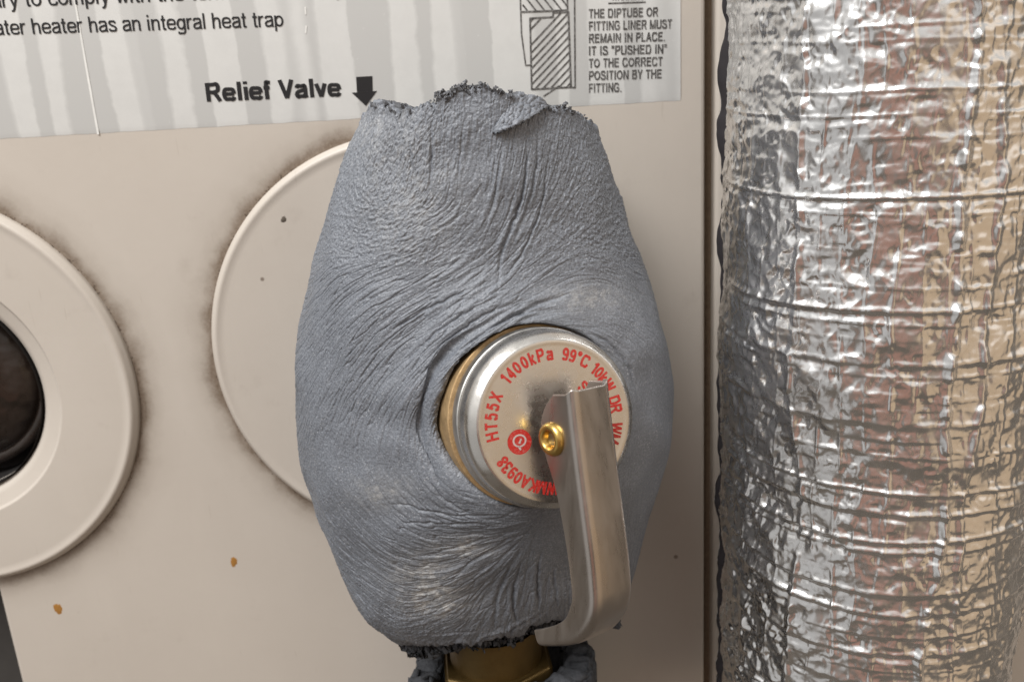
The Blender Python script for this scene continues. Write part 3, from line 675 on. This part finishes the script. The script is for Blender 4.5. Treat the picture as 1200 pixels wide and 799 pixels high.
def prof_fx(pxs, half_l, half_r, b):
    f, z = [], []
    for (x, y) in pxs:
        q = (x - (half_l + half_r) / 2) / ((half_r - half_l) / 2); q = max(-1, min(1, q))
        yy = YC - b * math.sqrt(max(0, 1 - q * q)); f.append(q); z.append(P(x, y, yy)[2])
    return f, z
ft, zt = prof_fx(top_px, 431, 698, 0.0225); fb, zb = prof_fx(bot_px, 438, 730, 0.020)
ztop = interp_curve(ft, zt, fx); zbot = interp_curve(fb, zb, fx)
back = sy_ < 0
zbot = np.where(back, zbot - 0.004 * np.abs(fy), zbot)
vv = np.linspace(0, 1, NV)[:, None]
Z = zbot[None] * (1 - vv) + ztop[None] * vv
XL, XR, BD = xl(Z), xr(Z), bdep(Z)
G = np.stack([(XL + XR) / 2 + (XR - XL) / 2 * fx[None], YC - np.where(fy[None] > 0, BD, 0.026) * fy[None], Z], -1)
curl = 1 - 0.26 * (1 - np.sqrt(np.clip(1 - np.clip(1 - vv / 0.10, 0, 1) ** 2, 0, 1)))
cxz = (XL + XR) / 2
G[..., 0] = cxz + (G[..., 0] - cxz) * (0.45 + 0.55 * curl); G[..., 1] = YC + (G[..., 1] - YC) * curl
# push the skin out into a collar around the cap, then sink the mouth of the hole
rel = G - FC; hA = rel @ A; perp = rel - hA[..., None] * A; rad = np.linalg.norm(perp, axis=-1)
ang = np.arctan2(perp @ e_up, perp @ e_rt)            # 0 right, 90 up, 180 left
front = (fy > 0)[None] & (G[..., 1] < YC - 0.002)
PX0, PY0 = proj(G.reshape(-1, 3)); PX0 = PX0.reshape(Z.shape); PY0 = PY0.reshape(Z.shape)
def lobe(a0, wdt): 
    d = (ang - math.radians(a0) + math.pi) % (2 * math.pi) - math.pi
    return np.exp(-(d / math.radians(wdt)) ** 2)
RH = RC + 0.85 * k + 0.72 * k * lobe(180, 60)
rim_h = -8.8 * k - 8.6 * k * lobe(180, 40) + 1.6 * k * lobe(70, 60) - 0.6 * k * lobe(-80, 55)   # how far out the collar reaches (along A, from the face)
need = rim_h - hA
fall = np.exp(-(np.clip(rad - RH, 0, 1) / (12.5 * k)) ** 1.25)
lift = np.where(front, need * fall, 0)
lift = np.where(need > -0.02, lift, 0)
G = G + lift[..., None] * A
sink = smooth(0.0, 1.0, (RH + 0.2 * k - rad) / (1.1 * k)) * 17 * k + smooth(0, 1, (RH + 1.2 * k - rad) / (1.6 * k)) * 0.7 * k
G = G - np.where(front, sink, 0)[..., None] * A
# rolled lip left of the hole: a thick fold with a crease behind it
d_l = rad - RH + (0.5 * np.sin(ang * 4 + 0.6) + 0.2 * np.sin(ang * 9 + 2)) * k + gnoise(Z.shape, 40, 34) * 0.35 * k
lobe_l = lobe(158, 42)
roll = (1.3 * k * np.exp(-((d_l - 2.2 * k) / (1.5 * k)) ** 2) - 1.7 * k * np.exp(-((d_l - 4.2 * k) / (0.42 * k)) ** 2) + 1.2 * k * np.exp(-((d_l - 7.2 * k) / (2.6 * k)) ** 2)) * lobe_l
G = G + np.where(front, roll, 0)[..., None] * A
for _ in range(2): G[:, :NFRONT] = (np.roll(G, 1, 1) + 2 * G + np.roll(G, -1, 1))[:, :NFRONT] / 4
G[1:-1] = (G[:-2] + 2 * G[1:-1] + G[2:]) / 4

# --- wrinkles: streaks grown along a hand-set flow of creases
S_u = np.linalg.norm(np.roll(G, -1, 1) - G, axis=-1); S_v = np.linalg.norm(np.gradient(G, axis=0), axis=-1)
S_u = np.clip(blur(S_u, 3, 3), 5e-5, 6e-4); S_v = np.clip(blur(S_v, 3, 3), 5e-5, 6e-4)
PX, PY = proj(G.reshape(-1, 3)); PX = PX.reshape(Z.shape); PY = PY.reshape(Z.shape)
Ru = np.roll(PX, -1, 1) - np.roll(PX, 1, 1), np.roll(PY, -1, 1) - np.roll(PY, 1, 1)
flow = [(430,170,78),(500,180,88),(560,180,86),(620,190,82),(600,260,72),(660,200,72),(690,250,55),(640,290,52),(590,320,50),(725,320,-35),(755,370,-55),(690,305,5),(650,330,22),
 (430,280,-30),(480,270,30),(440,330,25),(395,360,50),(500,330,20),(540,340,30),(580,345,38),(480,380,36),(420,420,48),(370,420,65),(520,400,42),(560,390,33),(620,368,14),(670,365,0),(710,390,-25),
 (480,450,50),(430,480,60),(380,500,75),(500,480,64),(505,540,98),(470,530,84),(430,560,110),(490,570,130),(520,582,145),(450,600,140),(400,620,122),
 (560,610,168),(480,620,155),(540,640,5),(590,620,4),(460,670,160),(520,680,20),(570,655,30),(560,690,48),(600,680,70),(590,720,80),(630,690,90),(660,690,95),(500,740,20),(440,720,125),(765,450,100),(765,520,80),(740,600,80),(640,640,88)]
gx = np.zeros_like(PX); gy = np.zeros_like(PX); gw = np.full_like(PX, 1e-6)
for (x, y, a) in flow:
    wgt = np.exp(-((PX - x) ** 2 + (PY - y) ** 2) / (2 * 34.0 ** 2)) + 1e-5
    gx += wgt * math.cos(2 * math.radians(a)); gy += wgt * math.sin(2 * math.radians(a)); gw += wgt
th = 0.5 * np.arctan2(gy, gx)
# direction on the picture -> direction on the sheet's own grid
dx, dy = np.cos(th), -np.sin(th)
Ju = ((np.roll(PX, -1, 1) - np.roll(PX, 1, 1)) / 2, (np.roll(PY, -1, 1) - np.roll(PY, 1, 1)) / 2)
Jv = (np.gradient(PX, axis=0), np.gradient(PY, axis=0))
Ju = [blur(a, 6, 6) for a in Ju]; Jv = [blur(a, 6, 6) for a in Jv]
det = Ju[0] * Jv[1] - Ju[1] * Jv[0]; det = np.where(np.abs(det) < 0.08, np.sign(det) * 0.08 + 1e-9, det)
du = (dx * Jv[1] - dy * Jv[0]) / det; dv = (-dx * Ju[1] + dy * Ju[0]) / det
ln = np.sqrt((du * S_u) ** 2 + (dv * S_v) ** 2) + 1e-12
du, dv = du / ln, dv / ln                              # grid cells per metre along the crease
I = np.broadcast_to(np.arange(Z.shape[1])[None], Z.shape).astype(float); J = np.broadcast_to(np.arange(NV)[:, None], Z.shape).astype(float)
def lic(noise, half_mm, n=9):
    acc = noise.copy(); tot = 1.0
    for sgn in (-1, 1):
        x, y = I.copy(), J.copy(); pu, pv = du * sgn, dv * sgn
        for q in range(n):
            cu_, cv_ = bilin(du, y, x), bilin(dv, y, x)
            s = np.sign(cu_ * pu * 1.0 + cv_ * pv); s = np.where(s == 0, 1, s); cu_, cv_ = cu_ * s, cv_ * s
            stp = half_mm * 1e-3 / n
            x = x + cu_ * stp; y = y + cv_ * stp; pu, pv = cu_, cv_
            wg = 1 - (q + 0.5) / n; acc += wg * bilin(noise, y, x); tot += wg
    return acc
def norm(a): return (a - a.mean()) / a.std()
base1 = gnoise(Z.shape, 1.45, 1.25); base2 = gnoise(Z.shape, 2.6, 2.2); base3 = gnoise(Z.shape, 1.2, 1.1)
fine_l = norm(lic(base1, 3.6)); mid_l = norm(lic(base2, 6.5)); fine_s = norm(lic(base1, 0.55, 4)); pebble = norm(base3)
def spot(x, y, sx_, sy2=None): return np.exp(-(((PX - x) / sx_) ** 2 + ((PY - y) / (sy2 or sx_)) ** 2) / 2)
long_w = np.clip(1.0 - smooth(0, 1, (345 - PY) / 70) * (1 - 0.75 * spot(585, 210, 70, 90)), 0.12, 1)
long_w = np.clip(long_w - 0.5 * spot(370, 560, 50, 70) - 0.6 * spot(470, 735, 60, 30), 0.1, 1)
amp = 1.0 - 0.88 * spot(690, 350, 46, 24) - 0.75 * spot(765, 470, 34, 90) - 0.85 * spot(655, 625, 36, 34) - 0.40 * spot(360, 430, 26, 120) - 0.45 * spot(430, 560, 60, 40) - 0.5 * spot(740, 560, 50, 90)
amp = np.clip(amp, 0.08, 1.2) * (1 + 0.10 * spot(540, 380, 60, 30) + 0.20 * spot(560, 660, 70, 40))
amp *= np.where(rad < RH + 0.4 * k, 0.3, 1.0)
def crease(n, wdt): return -np.exp(-(n / wdt) ** 2)
h_long = 0.10 * fine_l + 0.30 * crease(fine_l, 0.28) + 0.60 * crease(mid_l, 0.22) + 0.12 * mid_l
h_short = 0.16 * fine_s + 0.30 * crease(fine_s, 0.32) + 0.12 * pebble + 0.14 * crease(mid_l, 0.10)
H = (long_w * h_long + (1 - long_w) * h_short) * amp * 0.40 * k
H += gnoise(Z.shape, 22, 20) * 0.22 * k + gnoise(Z.shape, 55, 50) * 0.35 * k
# deep named creases
folds = [([(617,158),(617,195),(612,230),(600,262),(586,300),(584,345)], 0.75, 0.55), ([(506,140),(507,180),(503,225)], 0.55, 0.45), ([(632,150),(628,190),(622,235),(605,275)], 0.5, 0.45), ([(590,165),(583,210),(578,250)], 0.35, 0.4),
 ([(648,160),(640,200),(636,240),(622,280),(600,318),(560,345)], 0.45, 0.45), ([(480,150),(482,190),(478,215)], 0.35, 0.4),([(545,135),(540,180),(535,215)], 0.3, 0.4),
 ([(520,430),(548,398),(590,374),(640,352),(668,345)], 0.7, 0.7), ([(500,420),(530,392),(570,366),(615,352)], 0.6, 0.6), ([(470,425),(505,390),(550,362),(590,345)], 0.5, 0.5), ([(445,400),(490,365),(535,345),(570,330)], 0.45, 0.5),
 ([(575,380),(610,366),(650,362)], 0.5, 0.5), ([(690,388),(718,402),(742,436),(752,470)], 0.5, 0.6),
 ([(608,742),(602,715),(601,690),(612,650)], 0.9, 0.6), ([(632,728),(630,700),(628,670),(632,645)], 0.8, 0.5), ([(580,748),(578,720),(585,690),(600,655),(612,635)], 0.6, 0.6),([(655,722),(650,690),(648,660)], 0.5, 0.5),
 ([(470,612),(510,612),(550,613),(590,612)], 0.5, 0.5), ([(455,590),(495,597),(535,604),(580,602)], 0.45, 0.5), ([(530,672),(560,650),(600,628),(625,622)], 0.5, 0.5), ([(545,690),(575,662),(610,632)], 0.45, 0.5), ([(480,650),(520,645),(560,632),(600,622)], 0.4, 0.5),
 ([(500,560),(520,585),(548,600)], 0.6, 0.6), ([(448,738),(490,752),(540,752),(585,742),(612,730),(640,716)], 1.5, 0.8), ([(470,740),(520,742),(560,738)], 0.5, 0.6)]
SUB = 3; PXs, PYs = np.where(front, PX, 1e6)[::SUB, :NFRONT:SUB], PY[::SUB, :NFRONT:SUB]
def grid_at(x, y):
    d = (PXs - x) ** 2 + (PYs - y) ** 2; j, i = divmod(int(np.argmin(d)), d.shape[1]); j *= SUB; i *= SUB
    j0, j1, i0, i1 = max(j - SUB, 0), min(j + SUB + 1, NV), max(i - SUB, 0), min(i + SUB + 1, NFRONT)
    d = (PX[j0:j1, i0:i1] - x) ** 2 + (PY[j0:j1, i0:i1] - y) ** 2; a, b = divmod(int(np.argmin(d)), d.shape[1])
    return j0 + a, i0 + b
mid_n = norm(mid_l)
for pts_, dp, wd in folds:
    p2 = np.array(round_prof([np.array(p, float) for p in pts_], 30, 5)) if len(pts_) > 2 else np.array(pts_, float)
    p2 = p2 + rng.normal(0, 0.7, p2.shape)
    ids = np.array([grid_at(x, y) for x, y in p2]); jj = G[ids[:, 0], ids[:, 1]]      # the crease as points on the skin
    pad = 26; sl = (slice(max(ids[:, 0].min() - pad, 0), ids[:, 0].max() + pad), slice(max(ids[:, 1].min() - pad, 0), min(ids[:, 1].max() + pad, NFRONT)))
    g_ = G[sl]; best = np.full(g_.shape[:2], 1.0); par = np.zeros(g_.shape[:2])
    for q in range(len(jj) - 1):
        a, b = jj[q], jj[q + 1]; ab = b - a; L2 = ab @ ab + 1e-12
        tq = np.clip(((g_ - a) @ ab) / L2, 0, 1); dd = np.linalg.norm(g_ - a - tq[..., None] * ab, axis=-1)
        m_ = dd < best; par = np.where(m_, (q + tq) / (len(jj) - 1), par); best = np.where(m_, dd, best)
    e_ = np.sqrt(np.clip(np.sin(np.clip(par, 0.001, 0.999) * math.pi), 0, 1))
    wd_ = np.clip(wd * k * (0.50 + 0.15 * mid_n[sl]), 0.2 * k, 1)
    H[sl] += np.where(front[sl], e_ * dp * 0.8 * k * (-np.exp(-(best / wd_) ** 2) + 0.35 * np.exp(-((best - 1.5 * wd * k) / (1.1 * wd * k)) ** 2)), 0)
NRM = grid_normals(G, True)
if (NRM[NV // 2, NFRONT // 2] @ np.array([0, -1, 0])) < 0: NRM = -NRM
G = G + NRM * H[..., None]
# torn raggedness at both ends
edge_t = gnoise((1, Z.shape[1]), 0, 2.0)[0] * 0.28 * k + gnoise((1, Z.shape[1]), 0, 7)[0] * 0.4 * k
G[..., 2] += smooth(0.975, 1.0, vv) * edge_t[None] + smooth(0.03, 0.0, vv) * np.roll(edge_t, 200)[None]
# turn the ends inward: the sheet has thickness
def lip(row, zc, s, dz, jit):
    c_ = row.mean(0); o_ = row.copy(); o_[:, :2] = c_[:2] + (row[:, :2] - c_[:2]) * s; o_[:, 2] += dz + rng.normal(0, jit, len(row)); return o_
ends_t = [lip(G[-1], 0, s, dz, j) for s, dz, j in ((0.985, 0.0004, .0001), (0.95, 0.0004, .0003), (0.90, 0.0001, .0004), (0.84, -0.0004, .0004), (0.80, -0.004, .0003), (0.78, -0.02, .0002), (0.02, -0.02, 0))]
ends_b = [lip(G[0], 0, s, dz, j) for s, dz, j in ((0.985, -0.0003, .0001), (0.95, -0.0002, .0003), (0.89, 0.0004, .0005), (0.82, 0.0012, .0006), (0.78, 0.004, .0004), (0.76, 0.018, .0002), (0.70, 0.03, 0))]
GG = np.concatenate([np.array(ends_b[::-1]), G, np.array(ends_t)], 0)
me = grid_mesh('foam_sleeve', GG, True)
nb = len(ends_b)
scuffv = np.clip(0.95 * spot(512, 702, 26, 14) + 0.8 * spot(545, 640, 22, 8) + 0.55 * spot(500, 668, 30, 14) + 0.45 * spot(450, 575, 22, 12) + 0.3 * spot(440, 150, 30, 25) + 0.35 * spot(690, 350, 34, 12) + 0.25 * spot(480, 230, 40, 50), 0, 1)
scuffv = np.clip(scuffv * (0.5 + 0.8 * smooth(-0.4, 1.0, gnoise(Z.shape, 4, 4))) * np.where(front, 1, 0), 0, 1)
full = np.zeros(GG.shape[:2], np.float32); full[nb:nb + NV] = scuffv
at = me.attributes.new('scuff', 'FLOAT', 'POINT'); at.data.foreach_set('value', full.ravel())
me.materials.append(M_FOAM); me.materials.append(M_TORN)
mi = np.zeros((GG.shape[0] - 1, GG.shape[1]), np.int32); mi[:nb - 1] = 1; mi[nb + NV + 1:] = 1
me.polygons.foreach_set('material_index', mi.ravel())
lag = thing('foam_lagging', 'wrinkled blue grey foam sleeve wrapped around the relief valve', 'pipe insulation', (float(G[0, :, 0].mean()), YC, float(G[0, :, 2].min())))
sleeve = link('foam_skin', me, None, lag)

row = G[0]; core = []
drop = (0.0022 + 0.0016 * smooth(560, 480, proj(row)[0]) + np.clip(gnoise((1, len(row)), 0, 5)[0], -1.4, 1.4) * 0.0007 + np.clip(gnoise((1, len(row)), 0, 1.5)[0], -1.5, 1.5) * 0.0005)
for s_c, dfr, jt in ((0.975, -0.5, 0.0), (0.965, 0.1, 0.0003), (0.955, 0.5, 0.0005), (0.935, 0.85, 0.0006), (0.90, 1.0, 0.0006), (0.84, 0.9, 0.0005), (0.78, 0.4, 0.0003), (0.74, -2.0, 0.0)):
    q = lip(row, 0, s_c, 0.0, 0.0); q[:, 2] -= drop * dfr; q += np.clip(rng.standard_normal(q.shape), -1.6, 1.6) * jt; core.append(q)
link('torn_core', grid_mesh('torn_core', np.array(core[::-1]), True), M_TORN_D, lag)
# torn flap folded over near the top
fa, fb_ = (582, 156), (641, 125)
nn, mm = 90, 44
FG = np.zeros((mm, nn, 3))
def skin_y(x, y):
    return G[grid_at(x, y)]
ptsk = {}
for i in range(nn):
    u = i / (nn - 1); ex_, ey_ = fa[0] + (fb_[0] - fa[0]) * u, fa[1] + (fb_[1] - fa[1]) * u + 3.0 * math.sin(u * math.pi)
    hgt = 31 * (math.sin(min(1, u * 1.02) * math.pi) ** 0.62) * (1 - 0.25 * (1 - u))
    for j in range(mm):
        v_ = j / (mm - 1)
        x_, y_ = ex_ - 4 * v_ * (1 - u), ey_ - hgt * v_
        q = skin_y(x_, max(y_, 112)); 
        base = P(x_, y_, q[1])
        lift_ = (1.7 * (1 - v_) ** 1.1 * math.sin(u * math.pi) ** 0.6 + 0.25 - 0.5 * v_) * k
        FG[j, i] = base + np.array([0.0, -lift_, 0.0])
FG += (gnoise((mm, nn), 1.6, 1.2) * 0.00012 + gnoise((mm, nn), 3, 1.4) * 0.0001)[..., None] * np.array([0, -1.0, 0])
for _ in range(2): FG[1:-1, 1:-1] = (FG[:-2, 1:-1] + FG[2:, 1:-1] + FG[1:-1, :-2] + FG[1:-1, 2:]) / 4
flap = link('torn_flap', grid_mesh('torn_flap', FG[::-1]), M_FOAM, lag)
so = flap.modifiers.new('thickness', 'SOLIDIFY'); so.thickness = 0.0008; so.offset = 0
# crumbs along the torn edges
def edge_pts(row, sel, spread, up):
    i = rng.choice(sel); return row[i] + np.array([rng.normal(0, spread), rng.normal(0, spread), rng.normal(0, spread) + up])
top_row = G[-1]; tpx, _ = proj(top_row)
pts, szs = [], []
for (x0, x1, n, hi) in ((505, 560, 110, 0.0004), (556, 600, 45, 0.0004), (640, 672, 40, 0.0005), (436, 500, 25, 0.0002), (672, 696, 20, 0.0002)):
    sel = np.where((tpx > x0) & (tpx < x1) & (np.arange(len(tpx)) < NFRONT))[0]
    for _ in range(n):
        pts.append(edge_pts(top_row, sel, 0.00028, min(abs(rng.normal(0, hi)), 1.6 * hi))); szs.append(rng.uniform(0.00025, 0.0008))
cr = link('torn_crumbs', chip_mesh('torn_crumbs', pts, szs), M_TORN, lag, False); cr['kind'] = 'stuff'
bot_row = G[0]; bpx, _ = proj(bot_row)
pts, szs = [], []
sel = np.where((bpx > 450) & (bpx < 735) & (np.arange(len(bpx)) < NFRONT))[0]
for _ in range(240):
    p = edge_pts(bot_row, sel, 0.0006, 0); p[1] += abs(rng.normal(0.004, 0.003)); p[2] -= abs(rng.normal(0, 0.0008)); pts.append(p); szs.append(rng.uniform(0.0004, 0.0013))
for _ in range(60):
    p = P(rng.uniform(692, 728), rng.uniform(722, 734), -0.045); pts.append(p); szs.append(rng.uniform(0.0006, 0.0016))
cr = link('torn_crumbs', chip_mesh('torn_crumbs', pts, szs), M_TORN_D, lag, False); cr['kind'] = 'stuff'

# ------------------------------------------------------------------ lower lagging round the outlet
lc = P(588, 800, -0.040); na, nz = 220, 60
aa = np.linspace(math.radians(-62), math.radians(258), na)      # open at the front, 270 deg is towards the viewer
Rr = 0.0262
rows = []
zt_ = P(480, 776, -0.055)[2]
ztopA = lc[2] + 0.0015 + interp_curve([-62, -20, 30, 90, 150, 200, 258], [0.0095, 0.0085, 0.004, 0.002, 0.001, 0.0015, 0.0035], np.degrees(aa)) + gnoise((1, na), 0, 2)[0] * 0.0006
inner, outer = Rr - 0.008, Rr
sect = round_prof([(outer * 0.97, -0.08), (outer, -0.002), (outer - 0.001, 0.0), (inner + 0.001, 0.0), (inner, -0.002), (inner, -0.08)], [0.002, 0.0015, 0.0015, 0.002], 4)
sect = np.array(sect)
GL = np.zeros((len(sect), na, 3))
for j, (r, h) in enumerate(sect):
    rr = r + gnoise((1, na), 0, 2.2)[0] * 0.0003
    GL[j, :, 0] = lc[0] + rr * np.cos(aa); GL[j, :, 1] = lc[1] + rr * np.sin(aa); GL[j, :, 2] = ztopA + h + (gnoise((1, na), 0, 1.2)[0] * 0.0004 if h > -0.003 else 0)
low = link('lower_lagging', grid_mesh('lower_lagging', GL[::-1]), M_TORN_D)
tag(low, 'dark torn foam collar around the brass outlet under the lever', 'pipe insulation')
so = low.modifiers.new('thickness', 'SOLIDIFY'); so.thickness = 0.0004

# ------------------------------------------------------------------ foil wrapped pipe
PYC = -0.049
PR_, PC = 0.036, 0.0875
NTH, NZ = 640, 760
th_ = np.linspace(math.radians(128), math.radians(350), NTH)   # front: 270 deg towards the viewer
z0, z1 = -0.125, 0.098
zz = np.linspace(z0, z1, NZ)
cz = (z1 - z0) / NZ * 1000; ct = (th_[1] - th_[0]) * PR_ * 1000          # mm per cell
TH, ZZ = np.meshgrid(th_, zz)
sh = TH.shape
arc = (TH - math.radians(243)) * PR_ * 1000                              # mm, 0 faces viewer
zm = ZZ * 1000
Hf = np.zeros(sh)
wv = gnoise(sh, 4 / cz, 26 / ct) * 0.55 + gnoise(sh, 12 / cz, 8 / ct) * 0.25
sag = 1.6 * np.clip((-arc - 8) / 25, 0, 2) ** 1.5 * 1.2
# sideways ridges (the scrim's weft) at uneven spacing
zc = z0 * 1000 + 2; fade_n = gnoise(sh, 3 / cz, 9 / ct)
while zc < z1 * 1000:
    strong = rng.random() < 0.30
    a_, w_ = (rng.uniform(0.34, 0.60), rng.uniform(0.5, 0.8)) if strong else (rng.uniform(0.10, 0.22), rng.uniform(0.28, 0.45))
    d = zm - sag * rng.uniform(0.7, 1.2) - zc + wv * rng.uniform(0.6, 1.3) + rng.uniform(-0.012, 0.012) * arc
    on = smooth(-0.6, 0.6, np.roll(fade_n, rng.integers(0, 800), axis=0)) if not strong else 0.55 + 0.45 * smooth(-1, 0.5, np.roll(fade_n, rng.integers(0, 800), axis=0))
    Hf += on * a_ * np.exp(-(d / w_) ** 2) - on * a_ * 0.45 * np.exp(-((d + 1.6 * w_) / (1.3 * w_)) ** 2)
    zc += rng.uniform(2.6, 5.2)
# upright threads (the warp)
for pxx, a_, w_ in ((868, .12, .4), (905, .14, .4), (962, .50, .8), (1012, .16, .4), (1062, .16, .4), (1118, .95, .9), (1146, .70, .75), (1176, .25, .5)):
    a0 = math.asin(max(-0.99, min(0.99, (pxx - 1035) / 192))) * PR_ * 1000
    d = arc - a0 + gnoise((NZ, 1), 10 / cz, 0)[:, :1] * 0.7 + gnoise((NZ, 1), 2 / cz, 0)[:, :1] * 0.15
    beads = 0.55 + 0.75 * smooth(-0.5, 0.9, gnoise(sh, 1.0 / cz, 0.9 / ct))
    Hf += a_ * beads * np.exp(-(d / w_) ** 2)
def ridged(s_mm, an=1.0):
    n = gnoise(sh, s_mm / cz, s_mm * an / ct); return -np.abs(n)
# pressed grid: every cell of the scrim is dented and tilted its own way
wa = arc + gnoise(sh, 6 / cz, 6 / ct) * 0.7; wz = zm - sag + wv * 0.8 + gnoise(sh, 5 / cz, 5 / ct) * 0.5
for (pa, pz, amp_) in ((4.9, 3.5, 0.85), (9.8, 7.0, 0.5)):
    ia = np.floor(wa / pa).astype(int); iz = np.floor(wz / pz).astype(int)
    fa_ = wa / pa - ia; fz_ = wz / pz - iz
    tab = rng.normal(0, 1, (4, 61, 83)); a_i, z_i = ia % 61, iz % 83
    pil = (np.clip(4 * fa_ * (1 - fa_), 0, 1) * np.clip(4 * fz_ * (1 - fz_), 0, 1)) ** 0.7
    Hf += amp_ * pil * (0.16 * tab[0, a_i, z_i] - 0.06 + 0.34 * tab[1, a_i, z_i] * (fa_ - 0.5) + 0.30 * tab[2, a_i, z_i] * (fz_ - 0.5))
    Hf += amp_ * 0.11 * np.exp(-(np.minimum(fa_, 1 - fa_) * pa / 0.22) ** 2) * smooth(-0.3, 0.8, gnoise(sh, 2.2 / cz, 2.2 / ct))
crump = 0.24 * ridged(1.7, 1.3) + 0.17 * ridged(0.85) + 0.08 * ridged(0.45)
Hf += crump * (0.55 + 0.5 * smooth(-0.6, 1.0, gnoise(sh, 5, 5)) ) * (0.8 + 0.5 * smooth(-5, -35, arc))
# slanting crumples low on the left
dg = gnoise(sh, 1, 1); ca, sa = math.cos(0.95), math.sin(0.95)
uu = (arc * ca + zm * sa); vv2 = (-arc * sa + zm * ca)
n0 = gnoise((420, 420), 2.0, 9.0)
dgn = bilin(n0, (uu - uu.min()) / (uu.max() - uu.min()) * 415, (vv2 - vv2.min()) / (vv2.max() - vv2.min()) * 415)
Hf += -0.22 * np.abs(dgn) * smooth(-12, -26, arc) * smooth(10, -40, zm)
Hf += gnoise(sh, 6 / cz, 7 / ct) * 0.30 + gnoise(sh, 20 / cz, 20 / ct) * 0.6 + gnoise(sh, 2.6 / cz, 2.6 / ct) * 0.07
RRf = PR_ + Hf * 0.001 * 0.95
GF = np.stack([PC + RRf * np.cos(TH), PYC + RRf * np.sin(TH), ZZ], -1)
t = NT('foil')
c = t.mix(t.noise(70, 4), (0.80, 0.79, 0.78), (0.90, 0.89, 0.88))
c = t.mix(t.ramp(t.noise(160, 6, 0.7), [(0.60, 0.0), (0.8, 0.5)]), c, (0.62, 0.58, 0.53))
nr = t.bump(t.noise(700, 4, 0.6), 0.00010, 0.35)
M_FOIL = t.set(Base_Color=c, Metallic=1.0, Roughness=t.ramp(t.noise(220, 4), [(0.3, 0.20), (0.7, 0.33)]), Normal=nr)
pipe = thing('foil_wrapped_pipe', 'crinkled silver foil wrapped pipe standing right of the foam covered valve', 'insulated pipe', (float(PC), PYC, z0))
link('foil_wrap', grid_mesh('foil_wrap', GF), M_FOIL, pipe)
# seam at the left: dark foam edge with a narrow, torn foil lip standing off it
M_BLACK = plain('black_foam_edge', (0.020, 0.016, 0.018), 0.8)
nz = 520; zs = np.linspace(z0, z1, nz)
seam_a = math.radians(157)
wob = gnoise((1, nz), 0, 9)[0] * 0.0003 + gnoise((1, nz), 0, 2.5)[0] * 0.00018
ea = np.array([math.cos(seam_a), math.sin(seam_a), 0]); et = np.array([-math.sin(seam_a), math.cos(seam_a), 0])
if et[1] > 0: et = -et
cen = np.stack([np.full(nz, PC), np.full(nz, PYC), zs], 1)
def strip(name, prof, m, jit):
    Gs = np.zeros((len(prof), nz, 3))
    for j, (ro, to) in enumerate(prof):
        Gs[j] = cen + ea * (PR_ + ro * k + (wob * jit)[:, None]) + et * (to * k)
    o = link(name, grid_mesh(name, Gs), m, pipe); so = o.modifiers.new('thickness', 'SOLIDIFY'); so.thickness = 0.00025; return o
strip('foam_edge', [(-4, -3), (0.5, -3), (0.9, -2.0), (0.9, 0.0), (0.5, 0.7), (-4.0, 1.1)], M_BLACK, 1.2)
# torn lip: short pieces of foil along the edge
i0 = 0; n_l = 0
while i0 < nz - 8:
    ln_ = int(rng.integers(10, 46)); i1 = min(nz - 1, i0 + ln_)
    hh = rng.uniform(0.5, 1.2); ii = np.arange(i0, i1 + 1); sh_ = np.sin(np.linspace(0.05, math.pi - 0.05, len(ii))) ** 0.35
    Gs = np.zeros((3, len(ii), 3))
    for j, (ro, to) in enumerate(((0.7, -5.5), (0.95, -3.4), (1.2, -2.4))):
        Gs[j] = cen[ii] + ea * (PR_ + (ro + (0.35 * hh * (sh_ - .5) if j else 0))[:, None] * k if hasattr(sh_, '__len__') and j else PR_ + ro * k) + et * ((to + hh * 0.9 * sh_ * (j / 2))[:, None] * k) + ea * (wob[ii] * 1.2)[:, None]
    o = link('foil_lip', grid_mesh('foil_lip', Gs), M_FOIL, pipe); so = o.modifiers.new('thickness', 'SOLIDIFY'); so.thickness = 0.00015
    i0 = i1 + int(rng.integers(1, 8)); n_l += 1
# the foam tube and copper pipe inside
link('foam_core', lathe('foam_core', [(0.012, z0 - .001), (PR_ - 0.005, z0 - .001), (PR_ - 0.005, z1 + .001), (0.012, z1 + .001)], np.array([PC, PYC, 0]), EZ, EX, EY, 96), M_BLACK, pipe)
